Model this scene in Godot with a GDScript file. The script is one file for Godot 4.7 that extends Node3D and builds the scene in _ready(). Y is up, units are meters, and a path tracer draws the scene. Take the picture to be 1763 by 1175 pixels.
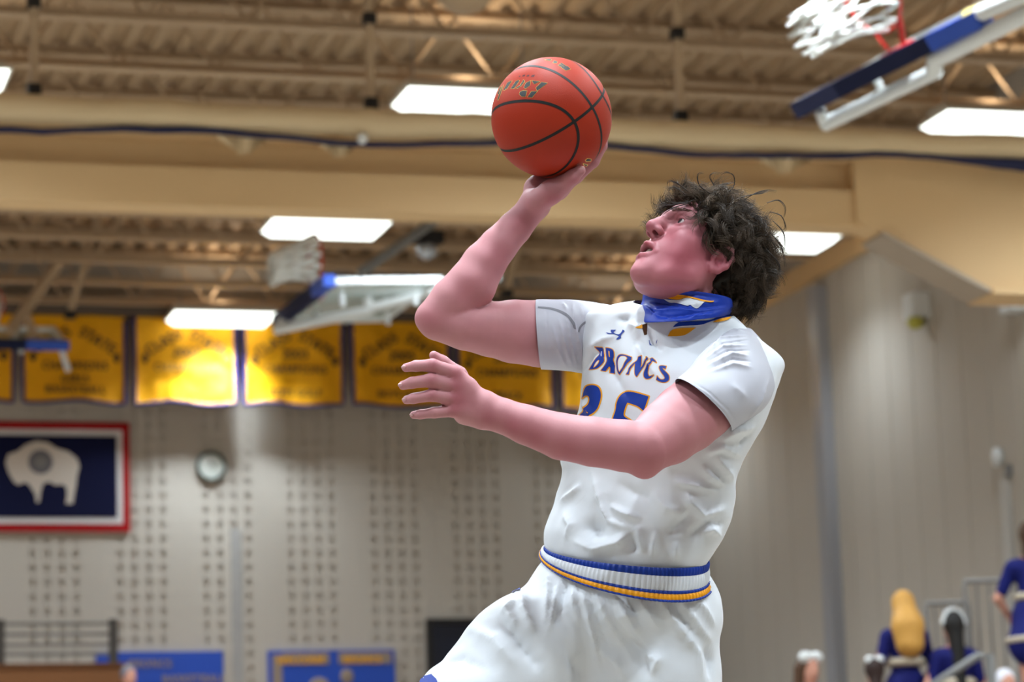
extends Node3D
# A gym at game time: camera and light first, then the hall, its fittings, the spectators, the ball and the player.
const F := 5200.0            # focal length in pixels of a 1763 x 1175 frame
const FOCUS := 5.98
var cam := Transform3D(Basis(Vector3.UP, -deg_to_rad(16.0)) * Basis(Vector3.RIGHT, deg_to_rad(10.6)) * Basis(Vector3.BACK, -0.033), Vector3(0, 0.8, 0))
var cam_inv := cam.affine_inverse()
var rng := RandomNumberGenerator.new()
var M := {}

func _ready():
	rng.seed = 7
	var t0 := Time.get_ticks_msec()
	var c := Camera3D.new(); c.name = "camera"; c.transform = cam; c.near = 0.1; c.far = 120.0
	var at := CameraAttributesPhysical.new()
	at.frustum_focal_length = 12.0 / (587.5 / F); at.frustum_focus_distance = FOCUS; at.exposure_aperture = 5.4
	c.attributes = at; add_child(c)
	c.fov = rad_to_deg(2.0 * atan(587.5 / F))
	c.current = true
	var we := WorldEnvironment.new(); we.name = "world_environment"
	var e := Environment.new()
	e.background_mode = Environment.BG_COLOR; e.background_color = Color(0.02, 0.02, 0.022)
	e.tonemap_mode = Environment.TONE_MAPPER_LINEAR; e.tonemap_exposure = 1.22
	e.sdfgi_enabled = true; e.ssao_enabled = true; e.ssil_enabled = true
	we.environment = e; add_child(we)
	materials()
	fixtures()
	hall()
	roof()
	girder()
	banners()
	wall_things()
	hoops()
	stands()
	basketball()
	print("hall ", Time.get_ticks_msec() - t0); t0 = Time.get_ticks_msec()
	player()
	print("player ", Time.get_ticks_msec() - t0)

# ---------------------------------------------------------------- helpers
func W(x: float, y: float, d: float) -> Vector3:        # the point at distance d along the optical axis that the photograph shows at pixel (x, y)
	return cam * Vector3((x - 881.5) * d / F, (587.5 - y) * d / F, -d)

func pix(p: Vector3) -> Vector2:
	var q := cam_inv * p
	return Vector2(881.5 - F * q.x / q.z, 587.5 + F * q.y / q.z)

func mat(col: Color, rough := 0.6, spec := 0.5, metal := 0.0) -> StandardMaterial3D:
	var m := StandardMaterial3D.new()
	m.albedo_color = col; m.roughness = rough; m.metallic_specular = spec; m.metallic = metal
	return m

func noise_tex(freq: float, size := 256, octaves := 3, kind := FastNoiseLite.TYPE_SIMPLEX_SMOOTH) -> NoiseTexture2D:
	var n := FastNoiseLite.new(); n.noise_type = kind; n.frequency = freq; n.fractal_octaves = octaves; n.seed = 3
	var t := NoiseTexture2D.new(); t.width = size; t.height = size; t.seamless = true; t.noise = n
	return t

func bump(m: StandardMaterial3D, t: Texture2D, cm: float, scale: float):
	m.heightmap_enabled = true; m.heightmap_texture = t; m.heightmap_scale = cm
	m.uv1_triplanar = true; m.uv1_world_triplanar = true; m.uv1_scale = Vector3.ONE * scale

func thing(called: String, label: String, category: String, at := Vector3.ZERO, group := "") -> Node3D:
	var o := Node3D.new(); o.name = called; add_child(o, true); o.name = numbered(o, called)
	o.position = at
	return tag(o, label, category, group)

var used := {}
func numbered(o: Node, called: String) -> String:
	used[called] = used.get(called, -1) + 1
	return called if used[called] == 0 else "%s_%03d" % [called, used[called]]

func tag(o: Node3D, label: String, category: String, group := "") -> Node3D:
	o.set_meta("label", label); o.set_meta("category", category)
	if group: o.set_meta("group", group)
	return o

# a top-level piece of the setting
func struct(called: String, mb: MB, m: Material) -> MeshInstance3D:
	var o := mb.node(called, m); add_child(o, true); o.name = numbered(o, called); o.set_meta("kind", "structure")
	return o

# a part: geometry given in world metres, parent standing anywhere
func part(called: String, mb: MB, m: Material, parent: Node3D) -> MeshInstance3D:
	var o := mb.node(called, m)
	parent.add_child(o, true)
	var w := parent.transform
	var q := parent.get_parent()
	while q is Node3D and q != self:
		w = q.transform * w; q = q.get_parent()
	o.transform = w.affine_inverse()
	return o

# ---------------------------------------------------------------- mesh builder
class MB:
	var v := PackedVector3Array()
	var n := PackedVector3Array()
	var c := PackedColorArray()
	var i := PackedInt32Array()
	var col := Color.WHITE

	func vert(p: Vector3, nn: Vector3) -> int:
		v.append(p); n.append(nn); c.append(col)
		return v.size() - 1

	func tri(a: int, b: int, d: int):                  # any winding; turned so that it faces along its normals
		var fn := (v[b] - v[a]).cross(v[d] - v[a])
		if fn.dot(n[a] + n[b] + n[d]) > 0.0:
			i.append_array([a, d, b])
		else:
			i.append_array([a, b, d])

	func flat(p: Array, nn := Vector3.ZERO):            # a flat convex polygon
		if nn == Vector3.ZERO: nn = (p[2] - p[0]).cross(p[1] - p[0]).normalized()
		var k0 := vert(p[0], nn)
		for k in range(1, p.size()): vert(p[k], nn)
		for k in range(1, p.size() - 1): tri(k0, k0 + k, k0 + k + 1)

	func box(lo: Vector3, hi: Vector3, t := Transform3D()):
		var e := (hi - lo) * 0.5
		var m := (hi + lo) * 0.5
		for ax in 3:
			for s in [-1.0, 1.0]:
				var a := Vector3.ZERO; a[ax] = s
				var b := Vector3.ZERO; b[(ax + 1) % 3] = 1.0
				var d := Vector3.ZERO; d[(ax + 2) % 3] = 1.0
				var q := []
				for k in [[-1, -1], [1, -1], [1, 1], [-1, 1]]:
					q.append(t * (m + e * (a + b * k[0] + d * k[1])))
				flat(q, (t.basis * a).normalized())

	func prism(p: Array, ext: Vector3):                 # flat outline (convex or star shaped round its middle), pushed along ext
		var mid := Vector3.ZERO
		for q in p: mid += q
		mid /= p.size()
		var en := ext.normalized()
		for s: float in [0.0, 1.0]:
			var nn := en * (s * 2.0 - 1.0)
			var k0 := vert(mid + ext * s, nn)
			for q in p: vert(q + ext * s, nn)
			for k in p.size(): tri(k0, k0 + 1 + k, k0 + 1 + (k + 1) % p.size())
		for k in p.size():
			var a: Vector3 = p[k]
			var b: Vector3 = p[(k + 1) % p.size()]
			var nn := (b - a).cross(ext).normalized()
			if nn.dot((a + b) * 0.5 - mid) < 0: nn = -nn
			flat([a, b, b + ext, a + ext], nn)

	func tube(p: PackedVector3Array, r: PackedFloat32Array, sides := 8, caps := true, flatten := 1.0):
		var m := p.size()
		var t := (p[1] - p[0]).normalized()
		var s := t.cross(Vector3.UP if absf(t.y) < 0.9 else Vector3.RIGHT).normalized()
		var first := v.size()
		for k in m:
			var t2 := (p[mini(k + 1, m - 1)] - p[maxi(k - 1, 0)]).normalized()
			s = (s - t2 * s.dot(t2)).normalized()
			var u := t2.cross(s)
			for j in sides:
				var a := TAU * j / sides
				var d := s * cos(a) + u * sin(a) * flatten
				vert(p[k] + d * r[k], d.normalized())
		for k in m - 1:
			for j in sides:
				var a := first + k * sides + j
				var b := first + k * sides + (j + 1) % sides
				tri(a, b, a + sides); tri(b, b + sides, a + sides)
		if caps:
			for e in [0, m - 1]:
				var nn: Vector3 = (p[1] - p[0]).normalized() * -1.0 if e == 0 else (p[m - 1] - p[m - 2]).normalized()
				var k0 := vert(p[e], nn)
				for j in sides: vert(v[first + e * sides + j], nn)
				for j in sides: tri(k0, k0 + 1 + j, k0 + 1 + (j + 1) % sides)

	func bar(a: Vector3, b: Vector3, r: float, sides := 8):
		tube(PackedVector3Array([a, b]), PackedFloat32Array([r, r]), sides)

	func beam(a: Vector3, b: Vector3, w: float, h: float):   # rectangular bar
		var t := (b - a).normalized()
		var s := t.cross(Vector3.UP if absf(t.y) < 0.95 else Vector3.RIGHT).normalized()
		var u := s.cross(t)
		box(Vector3(-w / 2, -h / 2, 0), Vector3(w / 2, h / 2, a.distance_to(b)), Transform3D(Basis(s, u, t), a))

	func ball(m: Vector3, r: Vector3, rings := 12, segs := 18, b := Basis()):
		var first := v.size()
		for k in rings + 1:
			var th := PI * k / rings
			for j in segs:
				var ph := TAU * j / segs
				var d := Vector3(sin(th) * cos(ph), cos(th), sin(th) * sin(ph))
				vert(m + b * (d * r), (b * (d / r)).normalized())
		for k in rings:
			for j in segs:
				var a := first + k * segs + j
				var q := first + k * segs + (j + 1) % segs
				if k > 0: tri(a, q, a + segs)
				if k < rings - 1: tri(q, q + segs, a + segs)

	func grid(nu: int, nv: int, at: Callable, wrap := false, face := Vector3.ZERO):   # points of at(u, v), normals from the neighbours, turned outward (or towards face)
		var first := v.size()
		var w := nu if wrap else nu + 1
		var P := PackedVector3Array()
		for b in nv + 1:
			for a in w: P.append(at.call(float(a) / nu, float(b) / nv))
		for b in nv + 1:
			for a in w:
				var du: Vector3 = P[b * w + ((a + 1) % w if wrap else mini(a + 1, w - 1))] - P[b * w + ((a + w - 1) % w if wrap else maxi(a - 1, 0))]
				var dv: Vector3 = P[mini(b + 1, nv) * w + a] - P[maxi(b - 1, 0) * w + a]
				vert(P[b * w + a], du.cross(dv).normalized())
		var mid := Vector3.ZERO
		for p in P: mid += p
		mid /= P.size()
		var out := 0.0
		for k in P.size(): out += n[first + k].dot(face if face != Vector3.ZERO else P[k] - mid)
		if out < 0.0:
			for k in P.size(): n[first + k] = -n[first + k]
		for b in nv:
			for a in (nu if wrap else nu):
				var a0 := first + b * w + a
				var a1 := first + b * w + (a + 1) % w
				tri(a0, a1, a0 + w); tri(a1, a1 + w, a0 + w)

	func add(o: MB):
		var f := v.size()
		v.append_array(o.v); n.append_array(o.n); c.append_array(o.c)
		for k in o.i: i.append(k + f)

	func node(called: String, m: Material) -> MeshInstance3D:
		var arr := []; arr.resize(Mesh.ARRAY_MAX)
		arr[Mesh.ARRAY_VERTEX] = v; arr[Mesh.ARRAY_NORMAL] = n; arr[Mesh.ARRAY_COLOR] = c; arr[Mesh.ARRAY_INDEX] = i
		var me := ArrayMesh.new(); me.add_surface_from_arrays(Mesh.PRIMITIVE_TRIANGLES, arr)
		var o := MeshInstance3D.new(); o.name = called; o.mesh = me; o.material_override = m
		return o

# ---------------------------------------------------------------- implicit bodies: tapered capsules and ellipsoids, softly joined
class Body:
	var A := PackedVector3Array()       # capsule start, or an ellipsoid's middle
	var AB := PackedVector3Array()      # capsule axis, or an ellipsoid's radii
	var inv := PackedFloat32Array()     # 1 / length squared; -1 marks an ellipsoid
	var ra := PackedFloat32Array()
	var dr := PackedFloat32Array()
	var K := PackedFloat32Array()       # width of the soft join; below 0 for a shape that is cut away
	var bx := PackedVector3Array()      # an ellipsoid's axes
	var by := PackedVector3Array()
	var bz := PackedVector3Array()
	var H := Transform3D()              # frame in which the next shapes are given
	var sc := 1.0
	func copy() -> Body:
		var o := Body.new()
		o.A = A.duplicate(); o.AB = AB.duplicate(); o.inv = inv.duplicate(); o.ra = ra.duplicate(); o.dr = dr.duplicate(); o.K = K.duplicate(); o.bx = bx.duplicate(); o.by = by.duplicate(); o.bz = bz.duplicate()
		return o
	func bone(a: Vector3, b: Vector3, r0: float, r1: float, k := 0.012, cut := false):
		var p := H * a
		var d := H * b - p
		A.append(p); AB.append(d); inv.append(1.0 / maxf(d.length_squared(), 1e-9)); ra.append(r0 * sc); dr.append((r1 - r0) * sc); K.append(-k * sc if cut else k * sc)
		bx.append(Vector3.RIGHT); by.append(Vector3.UP); bz.append(Vector3.BACK)
	func egg(m: Vector3, r: Vector3, k := 0.012, cut := false, b := Basis()):
		var X := (H * Transform3D(b, m)).orthonormalized()
		A.append(X.origin); AB.append(r * sc); inv.append(-1.0); ra.append(minf(r.x, minf(r.y, r.z)) * sc); dr.append(0.0); K.append(-k * sc if cut else k * sc)
		bx.append(X.basis.x); by.append(X.basis.y); bz.append(X.basis.z)
	func chain(p: Array, k := 0.012):                     # [[point, radius], ...]
		for j in p.size() - 1: bone(p[j][0], p[j + 1][0], p[j][1], p[j + 1][1], k)
	func one(q: int, p: Vector3) -> float:
		var pa := p - A[q]
		if inv[q] < 0.0:
			var r := AB[q]
			var s := Vector3(pa.dot(bx[q]), pa.dot(by[q]), pa.dot(bz[q])) / r
			var k0 := s.length()
			var k1 := (s / r).length()
			return k0 * (k0 - 1.0) / k1 if k1 > 1e-6 else -ra[q]
		var h := clampf(pa.dot(AB[q]) * inv[q], 0.0, 1.0)
		return (pa - AB[q] * h).length() - ra[q] - dr[q] * h
	func everything() -> PackedInt32Array: return PackedInt32Array(range(A.size()))
	func ev(l: PackedInt32Array, p: Vector3) -> float:
		var d := 1e3
		for q in l:
			var e: float
			var pa := p - A[q]
			var iv := inv[q]
			if iv < 0.0:
				var r := AB[q]
				var s := Vector3(pa.dot(bx[q]), pa.dot(by[q]), pa.dot(bz[q])) / r
				var k0 := s.length()
				var k1 := (s / r).length()
				e = k0 * (k0 - 1.0) / k1 if k1 > 1e-6 else -ra[q]
			else:
				var ab := AB[q]
				var h := clampf(pa.dot(ab) * iv, 0.0, 1.0)
				e = (pa - ab * h).length() - ra[q] - dr[q] * h
			var k := K[q]
			if k < 0.0:
				var g := maxf(-k - absf(d + e), 0.0)
				d = maxf(d, -e) - g * g * 0.25 / k
			else:
				var g := maxf(k - absf(d - e), 0.0)
				d = minf(d, e) - g * g * 0.25 / k
		return d
	# surface nets over the box lo..hi with cells of h, added to mb
	func net(mb: MB, lo: Vector3, hi: Vector3, h: float, tint = null):
		var B := 8
		var nb := Vector3i(((hi - lo) / (h * B)).ceil())
		var ids := {}
		var edges := PackedInt64Array()
		var R := h * B * 0.87
		var S := PackedFloat32Array(); S.resize(729)
		var all := everything()
		var SY := 1 << 20
		var SZ := 1 << 40
		for bz in nb.z:
			for by in nb.y:
				for bx in nb.x:
					var o := lo + Vector3(bx, by, bz) * (h * B)
					var m := o + Vector3.ONE * (h * B * 0.5)
					var dm := ev(all, m)
					if absf(dm) > R * 1.6 + 0.012: continue
					var near := PackedInt32Array()
					for q in all:
						var e := one(q, m)
						if K[q] < 0.0:
							if e < R * 1.5 - K[q]: near.append(q)
						elif e < maxf(dm, 0.0) + 2.5 * R + K[q]: near.append(q)
					var at := 0
					var any_in := false
					var any_out := false
					for z in 9:
						for y in 9:
							for x in 9:
								var d := ev(near, o + Vector3(x, y, z) * h)
								S[at] = d; at += 1
								if d < 0.0: any_in = true
								else: any_out = true
					if not (any_in and any_out): continue
					for z in B:
						for y in B:
							for x in B:
								var j := x + y * 9 + z * 81
								var s0 := S[j]; var s1 := S[j + 1]; var s2 := S[j + 9]; var s3 := S[j + 10]
								var s4 := S[j + 81]; var s5 := S[j + 82]; var s6 := S[j + 90]; var s7 := S[j + 91]
								var inside := int(s0 < 0) + int(s1 < 0) + int(s2 < 0) + int(s3 < 0) + int(s4 < 0) + int(s5 < 0) + int(s6 < 0) + int(s7 < 0)
								if inside == 0 or inside == 8: continue
								var sum := Vector3.ZERO
								var cnt := 0
								if (s0 < 0) != (s1 < 0): sum += Vector3(s0 / (s0 - s1), 0, 0); cnt += 1
								if (s2 < 0) != (s3 < 0): sum += Vector3(s2 / (s2 - s3), 1, 0); cnt += 1
								if (s4 < 0) != (s5 < 0): sum += Vector3(s4 / (s4 - s5), 0, 1); cnt += 1
								if (s6 < 0) != (s7 < 0): sum += Vector3(s6 / (s6 - s7), 1, 1); cnt += 1
								if (s0 < 0) != (s2 < 0): sum += Vector3(0, s0 / (s0 - s2), 0); cnt += 1
								if (s1 < 0) != (s3 < 0): sum += Vector3(1, s1 / (s1 - s3), 0); cnt += 1
								if (s4 < 0) != (s6 < 0): sum += Vector3(0, s4 / (s4 - s6), 1); cnt += 1
								if (s5 < 0) != (s7 < 0): sum += Vector3(1, s5 / (s5 - s7), 1); cnt += 1
								if (s0 < 0) != (s4 < 0): sum += Vector3(0, 0, s0 / (s0 - s4)); cnt += 1
								if (s1 < 0) != (s5 < 0): sum += Vector3(1, 0, s1 / (s1 - s5)); cnt += 1
								if (s2 < 0) != (s6 < 0): sum += Vector3(0, 1, s2 / (s2 - s6)); cnt += 1
								if (s3 < 0) != (s7 < 0): sum += Vector3(1, 1, s3 / (s3 - s7)); cnt += 1
								var f := sum / cnt
								var p := o + (Vector3(x, y, z) + f) * h
								var g := Vector3(
									lerpf(lerpf(s1 - s0, s3 - s2, f.y), lerpf(s5 - s4, s7 - s6, f.y), f.z),
									lerpf(lerpf(s2 - s0, s3 - s1, f.x), lerpf(s6 - s4, s7 - s5, f.x), f.z),
									lerpf(lerpf(s4 - s0, s5 - s1, f.x), lerpf(s6 - s2, s7 - s3, f.x), f.y)).normalized()
								if tint != null: mb.col = tint.call(p, g)
								var key := (bx * B + x) + (by * B + y) * SY + (bz * B + z) * SZ
								ids[key] = mb.vert(p, g)
								if (s0 < 0) != (s1 < 0): edges.append_array([key, 0 if s0 < 0 else 1])
								if (s0 < 0) != (s2 < 0): edges.append_array([key, 2 if s0 < 0 else 3])
								if (s0 < 0) != (s4 < 0): edges.append_array([key, 4 if s0 < 0 else 5])
		var st := [1, SY, SZ]
		for j in range(0, edges.size(), 2):
			var key := edges[j]
			var ax := edges[j + 1] >> 1
			var u: int = st[(ax + 1) % 3]
			var w: int = st[(ax + 2) % 3]
			if not (ids.has(key - u) and ids.has(key - w) and ids.has(key - u - w)): continue
			var a: int = ids[key]; var b: int = ids[key - u]; var d: int = ids[key - u - w]; var e: int = ids[key - w]
			if edges[j + 1] & 1: mb.i.append_array([a, b, d, a, d, e])
			else: mb.i.append_array([a, d, b, a, e, d])
		mb.col = Color.WHITE

# ---------------------------------------------------------------- lofted cloth: rings between two outline points, with folds
class Loft:
	var C := PackedVector3Array()
	var X := PackedVector3Array()
	var Y := PackedVector3Array()
	var e := 1.0                       # 2 / superellipse exponent
	var fold_a := PackedVector3Array()
	var fold_b := PackedVector3Array()
	var fold_w := PackedFloat32Array()
	var fold_h := PackedFloat32Array()
	var fold_g := PackedFloat32Array()   # height at the far end of each stretch
	var vmin := 0.0                   # marks lie beyond this ring
	var back := 1.0                   # depth of the far half against the near half
	var noise: FastNoiseLite
	var noise_h := 0.0
	static func cr(p: PackedVector3Array, f: float) -> Vector3:
		var m := p.size()
		var s := clampf(f, 0.0, 1.0) * (m - 1)
		var k := mini(int(s), m - 2)
		var t := s - k
		return p[k].cubic_interpolate(p[k + 1], p[maxi(k - 1, 0)], p[mini(k + 2, m - 1)], t)
	func base(u: float, v: float) -> Vector3:
		var a := TAU * u
		var ca := cos(a); var sa := sin(a)
		if e != 1.0:
			ca = signf(ca) * pow(absf(ca), e); sa = signf(sa) * pow(absf(sa), e)
		if sa < 0.0: sa *= back
		return cr(C, v) + cr(X, v) * ca + cr(Y, v) * sa
	func normal(u: float, v: float) -> Vector3:
		var du := base(u + 0.003, v) - base(u - 0.003, v)
		var dv := base(u, minf(v + 0.004, 1.0)) - base(u, maxf(v - 0.004, 0.0))
		var n := du.cross(dv).normalized()
		return n if n.dot(base(u, v) - cr(C, v)) > 0.0 else -n
	func height(p: Vector3) -> float:
		var h := 0.0
		for k in fold_a.size():
			var ab := fold_b[k] - fold_a[k]
			var pa := p - fold_a[k]
			var w := fold_w[k]
			var reach := ab.length() + 3.5 * w
			if pa.length_squared() > reach * reach: continue
			var t := clampf(pa.dot(ab) / ab.length_squared(), 0.0, 1.0)
			var d2 := (pa - ab * t).length_squared() / (w * w)
			if d2 < 12.0:
				var f := lerpf(fold_h[k], fold_g[k], t) * exp(-1.5 * (sqrt(d2 + 0.1) - 0.316))
				if absf(f) > absf(h) or f * h < 0.0: h = f + (h * 0.35 if f * h > 0.0 else h)
				else: h += f * 0.35
		if noise: h += noise_h * noise.get_noise_3dv(p)
		return h
	func at(u: float, v: float) -> Vector3:
		var p := base(u, v)
		if u > 0.53 and u < 0.97: return p              # the far side keeps its plain form
		return p + normal(u, v) * height(p)
	func build(mb: MB, nu: int, nv: int):                # four fifths of the columns go to the near side
		mb.grid(nu, nv, func(a: float, v: float): return at(fposmod(-0.02 + a * 0.675, 1.0) if a < 0.8 else lerpf(0.52, 0.98, (a - 0.8) / 0.2), v), true)

func loft(rings: Array, e := 1.0) -> Loft:              # ring: [Ax, Ay, Bx, By, depth A, depth B, near half depth, bulge x, bulge y]
	var l := Loft.new(); l.e = e
	for r in rings:
		var a := W(r[0], r[1], r[4])
		var b := W(r[2], r[3], r[5])
		var dm: float = (r[4] + r[5]) * 0.5
		var c := (a + b) * 0.5
		l.C.append(c); l.X.append((b - a) * 0.5)
		l.Y.append(W((r[0] + r[2]) * 0.5 + r[7], (r[1] + r[3]) * 0.5 + r[8], dm - r[6]) - W((r[0] + r[2]) * 0.5, (r[1] + r[3]) * 0.5, dm))
	return l

# (u, v) on the near side of a loft for a point of the photograph
func find_uv(l: Loft, q: Vector2, guess := Vector2(-1, -1)) -> Vector2:
	var best := guess
	if guess.x < 0:
		var bd := 1e9
		for a in 15:
			for b in 15:
				var uv := Vector2(0.02 + 0.46 * a / 14.0, lerpf(l.vmin, 1.0, b / 14.0))
				var d := pix(l.base(uv.x, uv.y)).distance_squared_to(q)
				if d < bd: bd = d; best = uv
	for it in 6:
		var p := pix(l.base(best.x, best.y))
		var pu := (pix(l.base(best.x + 0.002, best.y)) - p) / 0.002
		var dv := 0.002 if best.y < 0.99 else -0.002
		var pv := (pix(l.base(best.x, best.y + dv)) - p) / dv
		var det := pu.x * pv.y - pu.y * pv.x
		if absf(det) < 1e-3: break
		var r := q - p
		best += Vector2((r.x * pv.y - r.y * pv.x) / det, (pu.x * r.y - pu.y * r.x) / det).limit_length(0.08)
		best = Vector2(clampf(best.x, 0.004, 0.496), clampf(best.y, l.vmin, 1.0))
	return best

func fold(l: Loft, pts: Array, w: float, h: float, on = null):      # a ridge (h > 0) or a valley along a line of the photograph, w and h in millimetres
	var m := (pts.size() - 1) * 3
	var prev := Vector3.ZERO
	for s in m + 1:
		var k := mini(s / 3, pts.size() - 2)
		var q := Vector2(pts[k][0], pts[k][1]).lerp(Vector2(pts[k + 1][0], pts[k + 1][1]), s / 3.0 - k)
		var p: Vector3
		if on is Body: p = march(on, q.x, q.y)
		else:
			var uv := find_uv(l, q)
			p = l.base(uv.x, uv.y)
		if s > 0:
			l.fold_a.append(prev); l.fold_b.append(p); l.fold_w.append(w * 0.001)
			l.fold_h.append(h * 0.001 * (0.12 + 0.88 * sin(PI * (s - 1) / m))); l.fold_g.append(h * 0.001 * (0.12 + 0.88 * sin(PI * s / m)))
		prev = p

# an outline of the photograph as a thin patch that lies on the loft
func patch(l: Loft, pts: Array, off: float, m: Material, called: String, parent: Node3D, grow := 0.0, cell := 4.0):
	var poly := PackedVector2Array()
	for p in pts: poly.append(Vector2(p[0], p[1]))
	for round in 2:                                      # soften the gentle corners, keep the sharp ones
		var soft := PackedVector2Array()
		for k in poly.size():
			var p0 := poly[(k + poly.size() - 1) % poly.size()]; var p1 := poly[k]; var p2 := poly[(k + 1) % poly.size()]
			if absf((p1 - p0).angle_to(p2 - p1)) > 1.15: soft.append(p1)
			else: soft.append(p1.lerp(p0, 0.25)); soft.append(p1.lerp(p2, 0.25))
		poly = soft
	if grow != 0.0:
		var g := Geometry2D.offset_polygon(poly, grow, Geometry2D.JOIN_ROUND if grow > 0 else Geometry2D.JOIN_MITER)
		if g.size(): poly = g[0]
	var idx := Geometry2D.triangulate_polygon(poly)
	var mb := MB.new()
	var cache := {}
	var todo := []
	for k in range(0, idx.size(), 3): todo.append([poly[idx[k]], poly[idx[k + 1]], poly[idx[k + 2]]])
	while todo.size():
		var t: Array = todo.pop_back()
		var longest := 0
		var ll := 0.0
		for k in 3:
			var d: float = t[k].distance_squared_to(t[(k + 1) % 3])
			if d > ll: ll = d; longest = k
		if ll > cell * cell:
			var a: Vector2 = t[longest]; var b: Vector2 = t[(longest + 1) % 3]; var d: Vector2 = t[(longest + 2) % 3]
			var mid := (a + b) * 0.5
			todo.append([a, mid, d]); todo.append([mid, b, d])
			continue
		var k3 := []
		for q in t:
			var key := Vector2i(q * 64.0)
			if not cache.has(key):
				var uv := find_uv(l, q)
				var n := l.normal(uv.x, uv.y)
				var p := l.at(uv.x, uv.y)
				var d1 := l.at(uv.x + 0.004, uv.y) - l.at(uv.x - 0.004, uv.y)
				var d2 := l.at(uv.x, minf(uv.y + 0.006, 1.0)) - l.at(uv.x, maxf(uv.y - 0.006, 0.0))
				var n2 := d1.cross(d2).normalized()
				if n2.dot(n) < 0: n2 = -n2
				cache[key] = mb.vert(p + n * off * 0.001, n2)
			k3.append(cache[key])
		mb.tri(k3[0], k3[1], k3[2])
	if mb.i.size(): return part(called, mb, m, parent)
	return null

# ---------------------------------------------------------------- materials
func materials():
	M.wall = mat(Color(0.72, 0.69, 0.65), 0.75, 0.3); bump(M.wall, noise_tex(0.03), 0.15, 0.7)
	M.pale = mat(Color(0.52, 0.52, 0.53), 0.75, 0.3)
	M.slot = mat(Color(0.45, 0.43, 0.41), 0.9, 0.2)
	M.deck = mat(Color(0.70, 0.60, 0.48), 0.6, 0.4)
	M.steel = mat(Color(0.74, 0.645, 0.53), 0.55, 0.4)
	M.girder = mat(Color(0.84, 0.71, 0.53), 0.6, 0.4)
	M.vinyl = mat(Color(0.84, 0.75, 0.60), 0.55, 0.4)
	M.navy = mat(Color(0.09, 0.12, 0.27), 0.55, 0.4)
	M.blue = mat(Color(0.08, 0.28, 0.70), 0.5, 0.5)
	M.white = mat(Color(0.86, 0.87, 0.87), 0.4, 0.5)
	M.grey = mat(Color(0.5, 0.5, 0.5), 0.5, 0.5)
	M.dark = mat(Color(0.13, 0.12, 0.12), 0.6, 0.4)
	M.red = mat(Color(0.75, 0.10, 0.07), 0.45, 0.5)
	M.net = mat(Color(0.9, 0.9, 0.88), 0.8, 0.3)
	M.gold = mat(Color(0.93, 0.66, 0.05), 0.6, 0.35)
	M.fleece = mat(Color(0.055, 0.13, 0.50), 0.7, 0.3)
	M.fixture = mat(Color(0.82, 0.80, 0.75), 0.5, 0.4)
	M.glow = mat(Color(0.95, 0.97, 1.0), 0.4, 0.3)
	M.glow.emission_enabled = true; M.glow.emission = Color(0.97, 1.0, 0.97); M.glow.emission_energy_multiplier = 2.6
	M.slotglow = mat(Color(0.95, 0.97, 1.0), 0.4, 0.3); M.slotglow.emission_enabled = true; M.slotglow.emission = Color(1.0, 0.98, 0.95); M.slotglow.emission_energy_multiplier = 0.8
	M.floor = mat(Color(0.66, 0.47, 0.27), 0.35, 0.5)
	var t := noise_tex(0.02, 512, 4)
	var ramp := Gradient.new(); ramp.set_color(0, Color(0.80, 0.74, 0.66)); ramp.set_color(1, Color(0.90, 0.85, 0.78)); t.color_ramp = ramp
	M.floor.albedo_texture = t; M.floor.albedo_color = Color(0.66, 0.66, 0.66)
	M.floor.uv1_triplanar = true; M.floor.uv1_world_triplanar = true; M.floor.uv1_scale = Vector3(1.2, 1, 0.12)
	M.glass = mat(Color(0.80, 0.95, 0.92, 0.18), 0.05, 0.6); M.glass.transparency = BaseMaterial3D.TRANSPARENCY_ALPHA
	M.wood = mat(Color(0.50, 0.33, 0.19), 0.5, 0.4)
	M.clockface = mat(Color(0.78, 0.79, 0.76), 0.4, 0.4)
	M.skin2 = mat(Color(0.80, 0.58, 0.50), 0.6, 0.4)

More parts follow.
